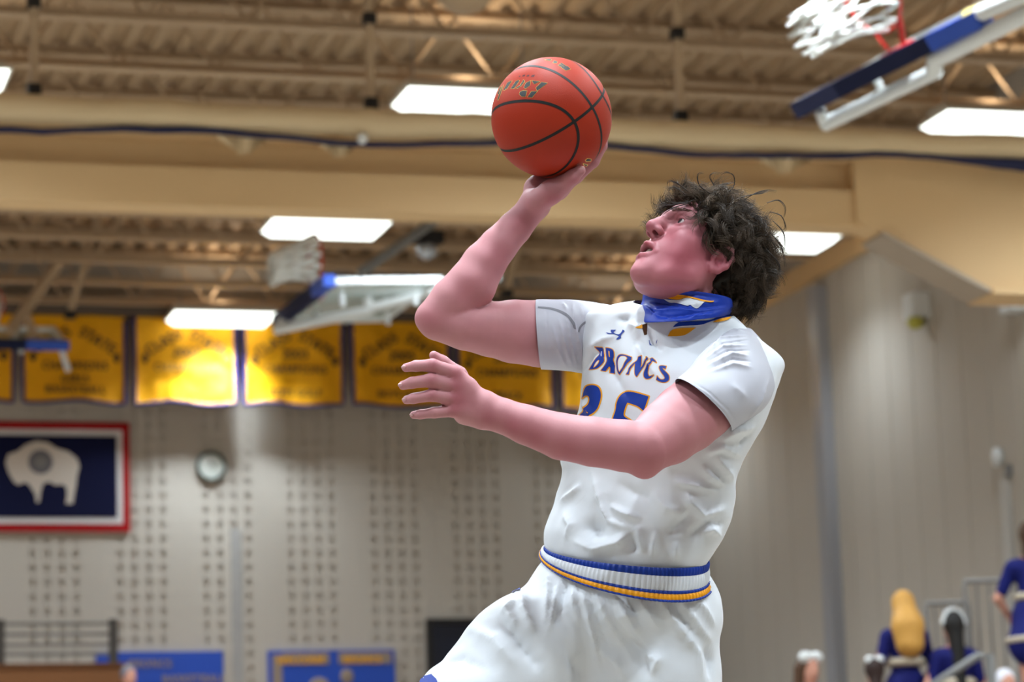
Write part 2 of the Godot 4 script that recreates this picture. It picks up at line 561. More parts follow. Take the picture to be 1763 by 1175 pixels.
# ---------------------------------------------------------------- light: rows of high-bay fixtures
func fixtures():
	var rows := [-34.72, -29.87, -24.78, -19.7, -14.7, -10.2, -5.7, -1.2]
	var seen := {"1,0": ["high-bay light just above the yellow banners at left", 5.77, 6.99], "1,1": ["high-bay light second row back, left of the raised forearm", 5.98, 7.26], "1,2": ["high-bay light whose right end the basketball covers", 6.16, 7.41],
		"2,2": ["high-bay light at upper right beyond the folded white strut", 11.2, 12.45], "2,1": ["high-bay light half hidden behind the player's curly hair", 10.95, 12.2], "0,2": ["high-bay light cut off by the left edge", 1.5, 2.75]}
	for r in rows.size():
		for k in [-2, -1, 0, 1, 2]:
			var x0: float = 5.98 + (k - 1) * 4.95
			if k == 2 and r == 0: x0 = 10.85
			var label: String = "high-bay ceiling light out of frame, %s row from the far wall, %s from the left" % [["first", "second", "third", "fourth", "fifth", "sixth", "seventh", "eighth"][r], ["first", "second", "third", "fourth", "fifth"][k + 2]]
			var key := "%d,%d" % [k, r]
			if seen.has(key):
				label = seen[key][0]; x0 = seen[key][1]
			elif r < 3 and k == 2: label = "high-bay light hidden behind the player's shoulder and neck"
			var f := thing("ceiling_light", label, "ceiling light", Vector3(x0 + 0.625, 7.72, rows[r]), "high-bay lights under the roof")
			var m := f.position
			var hb := MB.new()
			hb.prism([m + Vector3(-0.64, 0.06, 0.34), m + Vector3(0.64, 0.06, 0.34), m + Vector3(0.64, 0.06, -0.34), m + Vector3(-0.64, 0.06, -0.34)], Vector3(0, 0.03, 0))
			hb.prism([m + Vector3(-0.6, 0.09, 0.20), m + Vector3(0.6, 0.09, 0.20), m + Vector3(0.6, 0.09, -0.20), m + Vector3(-0.6, 0.09, -0.20)], Vector3(0, 0.08, 0))
			part("housing", hb, M.fixture, f)
			var lens := MB.new()                          # shallow bevelled lens
			var top := [Vector3(-0.62, 0.06, 0.32), Vector3(0.62, 0.06, 0.32), Vector3(0.62, 0.06, -0.32), Vector3(-0.62, 0.06, -0.32)]
			var low := [Vector3(-0.54, -0.01, 0.25), Vector3(0.54, -0.01, 0.25), Vector3(0.54, -0.01, -0.25), Vector3(-0.54, -0.01, -0.25)]
			lens.flat([m + low[0], m + low[1], m + low[2], m + low[3]], Vector3.DOWN)
			for j in 4:
				var a: Vector3 = (top[j] + top[(j + 1) % 4]) * 0.5
				lens.flat([m + top[j], m + top[(j + 1) % 4], m + low[(j + 1) % 4], m + low[j]], Vector3(a.x, -0.3, a.z).normalized())
			part("lens", lens, M.glow, f)
			for s in [-0.5, 0.5]:
				var wire := MB.new(); wire.bar(m + Vector3(s, 0.17, 0), m + Vector3(s, 0.89, 0), 0.008, 5); part("hanger", wire, M.grey, f)
			var l := SpotLight3D.new(); l.name = "light"
			l.light_size = 0.3; l.spot_angle = 69.0; l.spot_angle_attenuation = 0.8; l.spot_attenuation = 2.0; l.light_color = Color(0.91, 0.965, 1.0); l.light_energy = LAMP * (0.15 if k == 2 and r < 3 else (0.55 if r == 0 else 1.0))
			l.rotation_degrees = Vector3(-90, 0, 0); l.position = Vector3(0, -0.03, 0); l.shadow_enabled = true; l.spot_range = 60.0
			f.add_child(l)
			var slot := MB.new(); slot.box(m + Vector3(-0.55, 0.171, -0.05), m + Vector3(0.55, 0.176, 0.05)); part("uplight_slot", slot, M.slotglow, f)
			var u := SpotLight3D.new(); u.name = "uplight"
			u.light_size = 0.2; u.spot_angle = 80.0; u.spot_angle_attenuation = 0.6; u.light_color = Color(1.0, 0.92, 0.80); u.light_energy = LAMP * 0.021; u.shadow_enabled = true; u.spot_range = 20.0
			u.rotation_degrees = Vector3(90, 0, 0); u.position = Vector3(0, 0.22, 0)
			f.add_child(u)
const LAMP := 42.0
const X0 := -13.0
const X1 := 12.7
const Z0 := -35.5
const Z1 := 4.5
const DECK := 8.62

func hall():
	var f := MB.new(); f.box(Vector3(X0 - 0.3, -0.25, Z0 - 0.3), Vector3(X1 + 0.3, 0, Z1 + 0.3)); struct("floor", f, M.floor)
	var w := MB.new(); w.box(Vector3(X0 - 0.3, 0, Z0 - 0.3), Vector3(X0, DECK + 0.3, Z1 + 0.3)); struct("wall_left", w, M.pale)
	w = MB.new(); w.box(Vector3(X0, 0, Z1), Vector3(X1 + 0.3, DECK + 0.3, Z1 + 0.3)); struct("wall_back", w, M.pale)
	# right wall: ribbed block, each rib a course of shallow vertical flutes, with a pilaster near the corner
	w = MB.new(); w.box(Vector3(X1, 0, Z0 - 0.3), Vector3(X1 + 0.3, DECK + 0.3, Z1))
	var wr := struct("wall_right", w, M.wall)
	var n := 0
	for k in 22:
		var z := -35.0 + k * 0.62
		if z > -21.5: break
		var r := MB.new(); r.box(Vector3(X1 - 0.006, 0.0, z), Vector3(X1, DECK, z + 0.40))
		part("flute", r, M.wall, wr)
	var p := MB.new()
	p.box(Vector3(X1 - 0.14, 0, -31.55), Vector3(X1, 7.6, -31.27)); struct("trim_1", p, mat(Color(0.60, 0.60, 0.62), 0.4, 0.5))
	p = MB.new(); p.box(Vector3(X1 - 0.08, 7.72, Z0), Vector3(X1, 7.96, -26.2)); struct("trim_2", p, M.girder)
	# far wall: block face with real slots, four columns to a block pair
	w = MB.new()
	var cols := []
	var x := 3.18 - 1.03 * 4
	while x < 12.4:
		for k in 4: cols.append(x + k * 0.172)
		x += 1.03
	cols.sort()
	var sw := 0.055
	var y0 := 2.6
	var rows := 26
	var ph := 0.172
	var edge := X0
	var zf := Z0 + 0.0
	var zb := Z0 - 0.03
	w.box(Vector3(X0, 0, Z0 - 0.3), Vector3(X1, DECK + 0.3, zb))
	w.flat([Vector3(X0, 0, zf), Vector3(X1, 0, zf), Vector3(X1, y0, zf), Vector3(X0, y0, zf)], Vector3.BACK)
	var yt := y0 + rows * ph
	w.flat([Vector3(X0, yt, zf), Vector3(X1, yt, zf), Vector3(X1, DECK, zf), Vector3(X0, DECK, zf)], Vector3.BACK)
	for cx in cols:
		if cx < 3.0: continue
		w.flat([Vector3(edge, y0, zf), Vector3(cx, y0, zf), Vector3(cx, yt, zf), Vector3(edge, yt, zf)], Vector3.BACK)
		edge = cx + sw
		for r in rows:
			var a := y0 + r * ph
			var b := a + 0.090
			w.flat([Vector3(cx, b, zf), Vector3(edge, b, zf), Vector3(edge, a + ph, zf), Vector3(cx, a + ph, zf)], Vector3.BACK)
			w.flat([Vector3(cx, a, zf), Vector3(cx, a, zb), Vector3(cx, b, zb), Vector3(cx, b, zf)], Vector3.RIGHT)
			w.flat([Vector3(edge, a, zf), Vector3(edge, a, zb), Vector3(edge, b, zb), Vector3(edge, b, zf)], Vector3.LEFT)
			w.flat([Vector3(cx, a, zf), Vector3(edge, a, zf), Vector3(edge, a, zb), Vector3(cx, a, zb)], Vector3.UP)
			w.flat([Vector3(cx, b, zf), Vector3(edge, b, zf), Vector3(edge, b, zb), Vector3(cx, b, zb)], Vector3.DOWN)
	w.flat([Vector3(edge, y0, zf), Vector3(X1, y0, zf), Vector3(X1, yt, zf), Vector3(edge, yt, zf)], Vector3.BACK)
	struct("wall_far", w, M.wall)
	p = MB.new(); p.box(Vector3(6.60, 0, Z0), Vector3(6.72, 5.35, Z0 + 0.03)); struct("trim_3", p, mat(Color(0.63, 0.62, 0.61), 0.6, 0.4))
	p = MB.new(); p.box(Vector3(X0, 7.84, Z0), Vector3(X1, 8.0, Z0 + 0.55)); struct("trim_4", p, mat(Color(0.36, 0.32, 0.29), 0.6, 0.4))
	# dark double door at the gallery level of the far wall
	var d := MB.new(); d.box(Vector3(9.03, 2.1, Z0), Vector3(10.6, 4.19, Z0 + 0.05))
	var door := struct("door_1", d, mat(Color(0.035, 0.075, 0.17), 0.4, 0.5))
	var fr := MB.new()
	fr.box(Vector3(8.97, 2.1, Z0), Vector3(9.03, 4.25, Z0 + 0.09)); fr.box(Vector3(10.6, 2.1, Z0), Vector3(10.66, 4.25, Z0 + 0.09)); fr.box(Vector3(9.03, 4.19, Z0), Vector3(10.6, 4.25, Z0 + 0.09))
	part("door_frame", fr, M.dark, door)

# ---------------------------------------------------------------- roof: ribbed deck on open-web joists
func roof():
	var d := MB.new()
	var pts := []
	var x := X0
	while x < X1:
		pts.append_array([Vector2(x, 0), Vector2(x + 0.09, 0), Vector2(x + 0.13, 0.07), Vector2(x + 0.21, 0.07)])
		x += 0.25
	for k in pts.size() - 1:
		var a: Vector2 = pts[k]; var b: Vector2 = pts[k + 1]
		d.flat([Vector3(a.x, DECK + a.y, Z0), Vector3(b.x, DECK + b.y, Z0), Vector3(b.x, DECK + b.y, Z1), Vector3(a.x, DECK + a.y, Z1)], Vector3(b.y - a.y, -(b.x - a.x), 0).normalized())
	d.box(Vector3(X0 - 0.3, DECK + 0.3, Z0 - 0.3), Vector3(X1 + 0.3, DECK + 0.5, Z1 + 0.3))
	struct("ceiling", d, M.deck)
	# light steel joists across the hall
	var zs := [-34.9, -33.75, -32.6, -31.45, -30.3, -29.1, -27.9, -26.6, -24.9, -23.45, -21.0]
	for k in zs.size():
		var z: float = zs[k]
		var j := thing("roof_joist", "tan open-web roof joist, number %s from the far wall" % ["one", "two", "three", "four", "five", "six", "seven", "eight", "nine", "ten", "eleven"][k], "roof joist", Vector3(0, 7.95, z), "open-web joists under the roof deck")
		for s in [["bottom_chord", 7.95], ["top_chord", 8.55]]:
			var c := MB.new()
			c.box(Vector3(X0, s[1] - 0.01, z - 0.075), Vector3(X1, s[1], z + 0.075))
			for q in [-0.02, 0.02]: c.box(Vector3(X0, s[1], z + q - 0.006), Vector3(X1, s[1] + 0.07, z + q + 0.006))
			part(s[0], c, M.steel, j)
		var x2 := 1.2
		var up := false
		while x2 < 12.6:
			var b := MB.new()
			b.bar(Vector3(x2, 8.56 if up else 7.99, z), Vector3(x2 + 0.42, 7.99 if up else 8.56, z), 0.016, 6)
			part("web_bar", b, M.steel, j)
			up = not up; x2 += 0.42
	# cross bridging and hangers
	var hl := ["tan hanger post of the deep beam at far upper left", "tan hanger post of the deep beam left of the ball", "tan hanger post of the deep beam right of the ball"]
	for k in 3:
		var hx: float = [2.71, 5.36, 7.94][k]
		var h := thing("beam_hanger", hl[k], "hanger", Vector3(hx, 6.97, -22.5))
		var b := MB.new(); b.beam(Vector3(hx, 6.97, -22.5), Vector3(hx, 8.62, -22.5), 0.06, 0.06); part("post", b, M.steel, h)
		for y in [7.02, 7.72]:
			b = MB.new(); b.box(Vector3(hx - 0.05, y, -22.55), Vector3(hx + 0.05, y + 0.09, -22.45)); part("clamp", b, M.dark, h)
	for k in 2:
		var q: Array = [[4.35, -32.9], [8.9, -31.2]][k]
		var h := thing("sway_brace", ["tan sway brace behind the far left backboard", "tan sway brace above the glass backboard, partly behind the raised arm"][k], "brace", Vector3(q[0], 7.4, q[1]))
		var b := MB.new(); b.beam(Vector3(q[0], 7.42, q[1]), Vector3(q[0] + 0.35, 8.6, q[1]), 0.07, 0.07); part("post", b, M.steel, h)
		b = MB.new(); b.box(Vector3(q[0] - 0.06, 7.36, q[1] - 0.06), Vector3(q[0] + 0.06, 7.44, q[1] + 0.06)); part("clamp", b, M.dark, h)
	# round duct whose belly dips into the top of the picture
	var du := thing("air_duct", "round tan air duct dipping in at the top edge", "duct", Vector3(6.2, 8.05, -22.9))
	var t := MB.new()
	var pl := PackedVector3Array(); var rl := PackedFloat32Array()
	for k in 13:
		var a := PI * k / 12.0
		pl.append(Vector3(6.18, 8.15, -22.6) + Vector3(-cos(a) * 0.27, 0, 0)); rl.append(0.27 * sin(a) + 0.002)
	t.tube(pl, rl, 20)
	part("bell", t, M.steel, du)
	t = MB.new(); t.tube(PackedVector3Array([Vector3(6.18, 8.3, -22.6), Vector3(6.18, 8.6, -22.6)]), PackedFloat32Array([0.14, 0.14]), 16)
	part("collar", t, M.steel, du)
	# small camera dome and bracket near the folded backboard
	var cm := thing("camera_dome", "small silver dome with black bracket right of the centre light", "camera", Vector3(7.45, 7.25, -29.0))
	var q2 := MB.new(); q2.ball(Vector3(7.45, 7.36, -29.0), Vector3(0.11, 0.09, 0.11)); part("dome", q2, mat(Color(0.75, 0.78, 0.82), 0.25, 0.6, 0.4), cm)
	q2 = MB.new(); q2.box(Vector3(7.30, 7.44, -29.08), Vector3(7.62, 7.56, -28.92)); part("bracket", q2, M.dark, cm)
	q2 = MB.new(); q2.bar(Vector3(7.45, 7.5, -29), Vector3(7.75, 8.0, -29.1), 0.035); part("arm", q2, M.grey, cm)

# ---------------------------------------------------------------- the deep rigid frame and the folded divider curtain on it
func girder():
	var z := -22.5
	var g := thing("curtain_beam", "deep tan steel beam spanning the hall with sloped knee at right", "beam", Vector3(0, 6.16, z))
	var b := MB.new(); b.box(Vector3(X0, 6.4, z - 0.02), Vector3(X1, 6.95, z + 0.02)); part("web", b, M.girder, g)
	b = MB.new(); b.box(Vector3(X0, 6.16, z - 0.16), Vector3(9.6, 6.46, z + 0.16)); part("bottom_flange", b, M.girder, g)
	b = MB.new(); b.box(Vector3(X0, 6.70, z), Vector3(9.6, 6.735, z + 0.2)); part("stiffener", b, M.girder, g)
	b = MB.new(); b.box(Vector3(X0, 6.92, z - 0.14), Vector3(X1, 6.97, z + 0.14)); part("top_flange", b, M.girder, g)
	# knee: plate and flange running down to the wall
	b = MB.new()
	b.prism([Vector3(9.35, 6.2, z - 0.1), Vector3(9.6, 6.08, z - 0.1), Vector3(10.47, 5.64, z - 0.1), Vector3(X1, 5.64, z - 0.1), Vector3(X1, 6.9, z - 0.1), Vector3(9.35, 6.9, z - 0.1)], Vector3(0, 0, 0.3)); part("knee_plate", b, M.girder, g)
	b = MB.new(); b.beam(Vector3(9.54, 6.085, z + 0.05), Vector3(10.47, 5.625, z + 0.05), 0.44, 0.03); part("knee_flange", b, mat(Color(0.66, 0.60, 0.53), 0.5, 0.5), g)
	b = MB.new(); b.box(Vector3(10.47, 5.60, z - 0.2), Vector3(X1, 5.64, z + 0.3)); part("knee_seat", b, M.girder, g)
	# divider curtain rolled up along the beam
	var c := thing("divider_curtain", "rolled tan divider curtain with navy hem along the deep beam", "curtain", Vector3(0, 6.6, z + 0.45))
	var no := FastNoiseLite.new(); no.seed = 5; no.frequency = 0.5
	var roll := MB.new()
	var pl := PackedVector3Array(); var rl := PackedFloat32Array()
	var x := -4.0
	while x < X1 - 0.05:
		pl.append(Vector3(x, 6.81 + 0.02 * no.get_noise_1d(x * 2.0), z + 0.36)); rl.append(0.115 + 0.018 * no.get_noise_1d(x * 5.0 + 40.0))
		x += 0.12
	roll.tube(pl, rl, 16); part("roll", roll, M.vinyl, c)
	pl = PackedVector3Array(); rl = PackedFloat32Array()
	x = -4.0
	while x < X1 - 0.05:
		var sag := 0.03 * sin(x * 2.1) + 0.02 * no.get_noise_1d(x * 3.0)
		pl.append(Vector3(x, 6.655 + sag + 0.02 * smoothstep(5.0, 9.0, x), z + 0.42)); rl.append(0.024 + 0.010 * absf(no.get_noise_1d(x * 1.3 + 9.0)) + (0.035 * smoothstep(10.0, 10.9, x)))
		x += 0.12
	var hem := MB.new(); hem.tube(pl, rl, 12); part("hem", hem, M.navy, c)
	for q in [[4.25, 0.42], [5.0, 0.38], [8.66, 0.5]]:        # swags of slack vinyl hanging under the hem
		var s := MB.new()
		s.grid(14, 8, func(u: float, v: float):
			var w: float = q[1]
			return Vector3(q[0] + (u - 0.5) * w * (1.0 - 0.55 * v), 6.65 - v * 0.13 * (1.0 - pow(absf(u - 0.5) * 1.6, 2.0) * 0.6), z + 0.39 + 0.03 * sin(u * 14.0)), false, Vector3.BACK)
		part("swag", s, M.vinyl, c)
	var ring := MB.new(); ring.ball(Vector3(5.17, 6.66, z + 0.47), Vector3(0.045, 0.045, 0.045), 8, 12); part("pulley", ring, M.white, c)

# ---------------------------------------------------------------- lettering: flat text meshes laid on a plane
func text_mesh(s: String, size: float, at: Vector3, right: Vector3, up: Vector3, m: Material, parent: Node3D, called := "lettering", bend := 0.0, bold := true):
	var tm := TextMesh.new()
	var fnt := SystemFont.new(); fnt.font_names = PackedStringArray(["Droid Sans"]); fnt.font_weight = 700 if bold else 400
	tm.font = fnt; tm.text = s; tm.font_size = 48; tm.pixel_size = size / 48.0; tm.depth = 0.004; tm.curve_step = 2.0
	var a := tm.get_mesh_arrays()
	var mb := MB.new()
	var vs: PackedVector3Array = a[Mesh.ARRAY_VERTEX]
	var ns: PackedVector3Array = a[Mesh.ARRAY_NORMAL]
	var fw := right.cross(up)
	for k in vs.size():
		var p := vs[k]
		var y := p.y
		if bend > 0.0:
			var an := p.x / bend
			p.x = sin(an) * (bend + y); y = cos(an) * (bend + y) - bend
		mb.vert(at + right * p.x + up * y + fw * p.z, right * ns[k].x + up * ns[k].y + fw * ns[k].z)
	var idx: PackedInt32Array = a[Mesh.ARRAY_INDEX]
	mb.i = idx
	return part(called, mb, m, parent)

func banners():
	var z := Z0 + 0.42
	var ink := mat(Color(0.20, 0.17, 0.16), 0.7, 0.3)
	var cord := MB.new(); cord.bar(Vector3(2.0, 7.862, z), Vector3(12.6, 7.862, z), 0.010, 6)
	var rail := tag(cord.node("banner_cable", M.dark), "dark cable the yellow banners hang from", "cable"); add_child(rail)
	var info := [["", "CHAMPIONS", "", "BASKETBALL"], ["", "CHAMPIONS", "GIRLS", "BASKETBALL"], ["2002", "CHAMPIONS", "", "GOLF"], ["2003", "CHAMPIONS", "", "BOYS GOLF"], ["2005", "CHAMPIONS", "", "BOYS GOLF"], ["2007", "CHAMPIONS", "", "TRACK"], ["2010", "CHAMPIONS", "", "SOCCER"]]
	var tell := ["yellow championship banner cut off by the left edge, a sliver", "yellow championship banner behind the blue padded backboard edge", "bright yellow banner under the leftmost low ceiling light", "yellow banner below the white strut of the folded backboard", "amber banner behind the player's outstretched fingers", "yellow banner between the raised upper arm and lowered forearm", "yellow banner at the player's chest, mostly hidden by the jersey"]
	for k in 7:
		var x0 := 4.085 + (k - 1) * 1.32
		var w := 1.2
		var b := thing("banner", tell[k], "banner", Vector3(x0 + w / 2, 6.80, z), "yellow championship banners on the far wall")
		var no := FastNoiseLite.new(); no.seed = 20 + k; no.frequency = 0.9
		var at := func(u: float, v: float):
			var dz := 0.03 * sin(u * (9.0 + k) + k * 1.7) * (0.3 + 0.7 * v) + 0.03 * no.get_noise_2d(u * 3.0, v * 2.0)
			return Vector3(x0 + u * w, 7.83 - v * (1.03 + 0.018 * sin(u * TAU * 1.2 + k)), z + dz)
		var m := MB.new(); m.grid(48, 30, func(u, v): return at.call(u, v), false, Vector3.BACK); part("cloth", m, M.gold, b)
		var h := MB.new()
		var pl := PackedVector3Array(); var rl := PackedFloat32Array()
		for s in [[0.0, 0.0, 0.0, 1.0], [0.0, 1.0, 1.0, 1.0], [1.0, 1.0, 1.0, 0.0]]:
			for j in 24:
				pl.append(at.call(lerpf(s[0], s[2], j / 24.0), lerpf(s[1], s[3], j / 24.0))); rl.append(0.022)
		h.tube(pl, rl, 6)
		part("border", h, mat(Color(0.16, 0.16, 0.42), 0.7, 0.3), b)
		var mid := Vector3(x0 + w / 2, 0, z + 0.075)
		text_mesh("STATE", 0.17, mid + Vector3(0.27, 7.52, 0), Vector3(0.86, -0.5, 0), Vector3(0.5, 0.86, 0), ink, b)
		text_mesh("CLASS", 0.17, mid + Vector3(-0.27, 7.52, 0), Vector3(0.86, 0.5, 0), Vector3(-0.5, 0.86, 0), ink, b)
		var ys := [7.40, 7.215, 7.06, 6.93]
		for j in 4:
			if info[k][j]: text_mesh(info[k][j], [0.15, 0.13, 0.12, 0.12][j], mid + Vector3(0, ys[j], 0), Vector3.RIGHT, Vector3.UP, ink, b)
		for s in [-0.49, 0.49]:
			var st := MB.new(); st.ball(mid + Vector3(s, 7.32, 0), Vector3(0.035, 0.06, 0.012), 6, 8); part("emblem", st, ink, b)

func wall_things():
	# state flag with the white bison
	var z := Z0 + 0.03
	var f := thing("flag", "dark blue flag with white bison and red border on far wall", "flag", Vector3(4.3, 5.31, z))
	var L := 3.15
	for q in [["red_border", 5.31, 5.39, 6.62, Color(0.62, 0.08, 0.10)], ["white_border", 5.405, 5.30, 6.525, Color(0.82, 0.80, 0.80)], ["field", 5.475, 5.235, 6.455, Color(0.06, 0.075, 0.20)]]:
		var m := MB.new()
		var zz: float = z + 0.006 * (1 + ["red_border", "white_border", "field"].find(q[0]))
		m.box(Vector3(L, q[1], Z0 + 0.004), Vector3(q[2], q[3], zz))
		part(q[0], m, mat(q[4], 0.8, 0.25), f)
	# bison outline in flag metres (right, up from the field's lower left)
	var o := Vector3(3.86, 5.50, z + 0.02)
	var out := [[0.06, 0.62], [0.09, 0.72], [0.20, 0.76], [0.30, 0.84], [0.42, 0.885], [0.55, 0.87], [0.66, 0.80], [0.80, 0.76], [0.90, 0.68], [0.93, 0.58], [0.90, 0.48], [0.885, 0.36], [0.86, 0.22], [0.85, 0.14], [0.76, 0.14], [0.78, 0.22], [0.775, 0.33], [0.73, 0.37], [0.64, 0.36], [0.58, 0.40], [0.50, 0.38], [0.47, 0.28], [0.455, 0.16], [0.42, 0.15], [0.41, 0.24], [0.37, 0.31], [0.33, 0.37], [0.28, 0.39], [0.21, 0.36], [0.16, 0.39], [0.12, 0.46], [0.09, 0.52]]
	var poly := PackedVector2Array()
	for q in out: poly.append(Vector2(q[0], q[1]))
	var bi := MB.new()
	var tris := Geometry2D.triangulate_polygon(poly)
	for k in poly.size(): bi.vert(o + Vector3(poly[k].x, poly[k].y, 0.004), Vector3.BACK)
	for k in range(0, tris.size(), 3): bi.tri(tris[k], tris[k + 1], tris[k + 2])
	for k in poly.size():
		var a := poly[k]; var b := poly[(k + 1) % poly.size()]
		var d := (b - a).orthogonal().normalized()
		bi.flat([o + Vector3(a.x, a.y, 0), o + Vector3(b.x, b.y, 0), o + Vector3(b.x, b.y, 0.004), o + Vector3(a.x, a.y, 0.004)], Vector3(d.x, d.y, 0))
	part("bison", bi, mat(Color(0.80, 0.76, 0.72), 0.8, 0.25), f)
	var sl := MB.new(); sl.tube(PackedVector3Array([o + Vector3(0.47, 0.635, 0.004), o + Vector3(0.47, 0.635, 0.008)]), PackedFloat32Array([0.145, 0.145]), 28)
	part("seal", sl, mat(Color(0.42, 0.41, 0.43), 0.8, 0.25), f)
	sl = MB.new(); sl.tube(PackedVector3Array([o + Vector3(0.47, 0.635, 0.008), o + Vector3(0.47, 0.635, 0.010)]), PackedFloat32Array([0.075, 0.075]), 24)
	part("seal_centre", sl, mat(Color(0.50, 0.49, 0.48), 0.8, 0.25), f)
	# wall clock
	var c := thing("wall_clock", "round wall clock with grey rim between flag and dotted blocks", "clock", Vector3(6.37, 5.93, Z0))
	var m2 := MB.new()
	var pl := PackedVector3Array(); var rl := PackedFloat32Array()
	for k in 25:
		var a := TAU * k / 24.0
		pl.append(Vector3(6.37 + cos(a) * 0.165, 6.105 + sin(a) * 0.165, Z0 + 0.04)); rl.append(0.022)
	m2.tube(pl, rl, 8); part("rim", m2, mat(Color(0.36, 0.40, 0.38), 0.4, 0.5), c)
	m2 = MB.new(); m2.tube(PackedVector3Array([Vector3(6.37, 6.105, Z0), Vector3(6.37, 6.105, Z0 + 0.035)]), PackedFloat32Array([0.165, 0.165]), 28); part("face", m2, M.clockface, c)
	m2 = MB.new()
	m2.beam(Vector3(6.37, 6.105, Z0 + 0.042), Vector3(6.45, 6.15, Z0 + 0.042), 0.01, 0.006); m2.beam(Vector3(6.37, 6.105, Z0 + 0.042), Vector3(6.34, 6.22, Z0 + 0.042), 0.008, 0.006)
	part("hands", m2, M.dark, c)
	# two blue sponsor signs
	var sg := [[4.974, 6.478, "blue wall sign with tan lettering, lower left, behind railing post"], [7.017, 8.569, "blue wall sign with tan border, beside the dark doorway"]]
	for k in 2:
		var q: Array = sg[k]
		var s := thing("wall_sign", q[2], "sign", Vector3((q[0] + q[1]) / 2, 2.85, Z0))
		var b := MB.new(); b.box(Vector3(q[0], 2.85, Z0), Vector3(q[1], 3.885, Z0 + 0.04)); part("panel", b, M.blue, s)
		var tan := mat(Color(0.58, 0.52, 0.47), 0.7, 0.3)
		var mid: float = (q[0] + q[1]) / 2
		if k == 0:
			text_mesh("BRONCS", 0.13, Vector3(mid - 0.12, 3.745, Z0 + 0.045), Vector3.RIGHT, Vector3.UP, tan, s)
			text_mesh("BASKETBALL", 0.13, Vector3(mid + 0.40, 3.56, Z0 + 0.045), Vector3.RIGHT, Vector3.UP, tan, s, "lettering", 0.0)
			var em := MB.new(); em.ball(Vector3(q[0] + 0.19, 3.66, Z0 + 0.045), Vector3(0.07, 0.12, 0.015)); part("emblem", em, mat(Color(0.75, 0.65, 0.30), 0.7, 0.3), s)
		else:
			var bd := MB.new()
			bd.box(Vector3(q[0] + 0.05, 2.9, Z0 + 0.04), Vector3(q[0] + 0.17, 3.84, Z0 + 0.046)); bd.box(Vector3(q[0] + 0.17, 3.72, Z0 + 0.04), Vector3(mid - 0.03, 3.86, Z0 + 0.046)); bd.box(Vector3(mid + 0.08, 3.72, Z0 + 0.04), Vector3(q[1] - 0.04, 3.86, Z0 + 0.046))
			part("border", bd, tan, s)
			text_mesh("WELCOME", 0.12, Vector3(q[0] + 0.40, 3.765, Z0 + 0.05), Vector3.RIGHT, Vector3.UP, M.gold, s)
			text_mesh("BRONCS", 0.12, Vector3(q[0] + 1.15, 3.765, Z0 + 0.05), Vector3.RIGHT, Vector3.UP, M.gold, s)
			var em := MB.new(); em.ball(Vector3(mid + 0.18, 3.57, Z0 + 0.045), Vector3(0.08, 0.09, 0.015)); part("emblem", em, tan, s)
			em = MB.new(); em.ball(Vector3(mid - 0.16, 3.47, Z0 + 0.045), Vector3(0.12, 0.09, 0.015)); part("emblem", em, tan, s)
	# fittings on the right wall
	var wl := thing("wall_speaker", "small white wall speaker with yellow base under the girder knee", "speaker", Vector3(X1 - 0.15, 6.58, -28.6))
	var b2 := MB.new(); b2.box(Vector3(X1 - 0.2, 6.70, -28.72), Vector3(X1, 6.95, -28.46)); part("body", b2, M.white, wl)
	b2 = MB.new(); b2.ball(Vector3(X1 - 0.12, 6.65, -28.59), Vector3(0.09, 0.075, 0.09)); part("lamp", b2, mat(Color(0.72, 0.70, 0.30), 0.5, 0.4), wl)
	wl = thing("wall_speaker", "white wall speaker cut off by the right edge", "speaker", Vector3(X1 - 0.15, 6.3, -26.25))
	b2 = MB.new(); b2.box(Vector3(X1 - 0.2, 6.30, -26.4), Vector3(X1, 6.48, -26.1)); part("body", b2, M.white, wl)
	wl = thing("wall_bell", "small white wall bell above the conduit at right", "bell", Vector3(X1 - 0.05, 4.9, -26.95))
	b2 = MB.new(); b2.ball(Vector3(X1 - 0.06, 4.98, -26.95), Vector3(0.06, 0.1, 0.07)); part("body", b2, M.white, wl)
	b2 = MB.new(); b2.box(Vector3(X1 - 0.05, 4.76, -26.83), Vector3(X1, 4.87, -26.73)); part("box", b2, M.grey, wl)
	var cd := MB.new(); cd.box(Vector3(X1 - 0.056, 0.0, -26.95), Vector3(X1 - 0.007, 4.75, -26.78))
	add_child(tag(cd.node("wall_conduit", mat(Color(0.74, 0.73, 0.71), 0.5, 0.4)), "pale vertical conduit on the right wall below the bell", "conduit"))

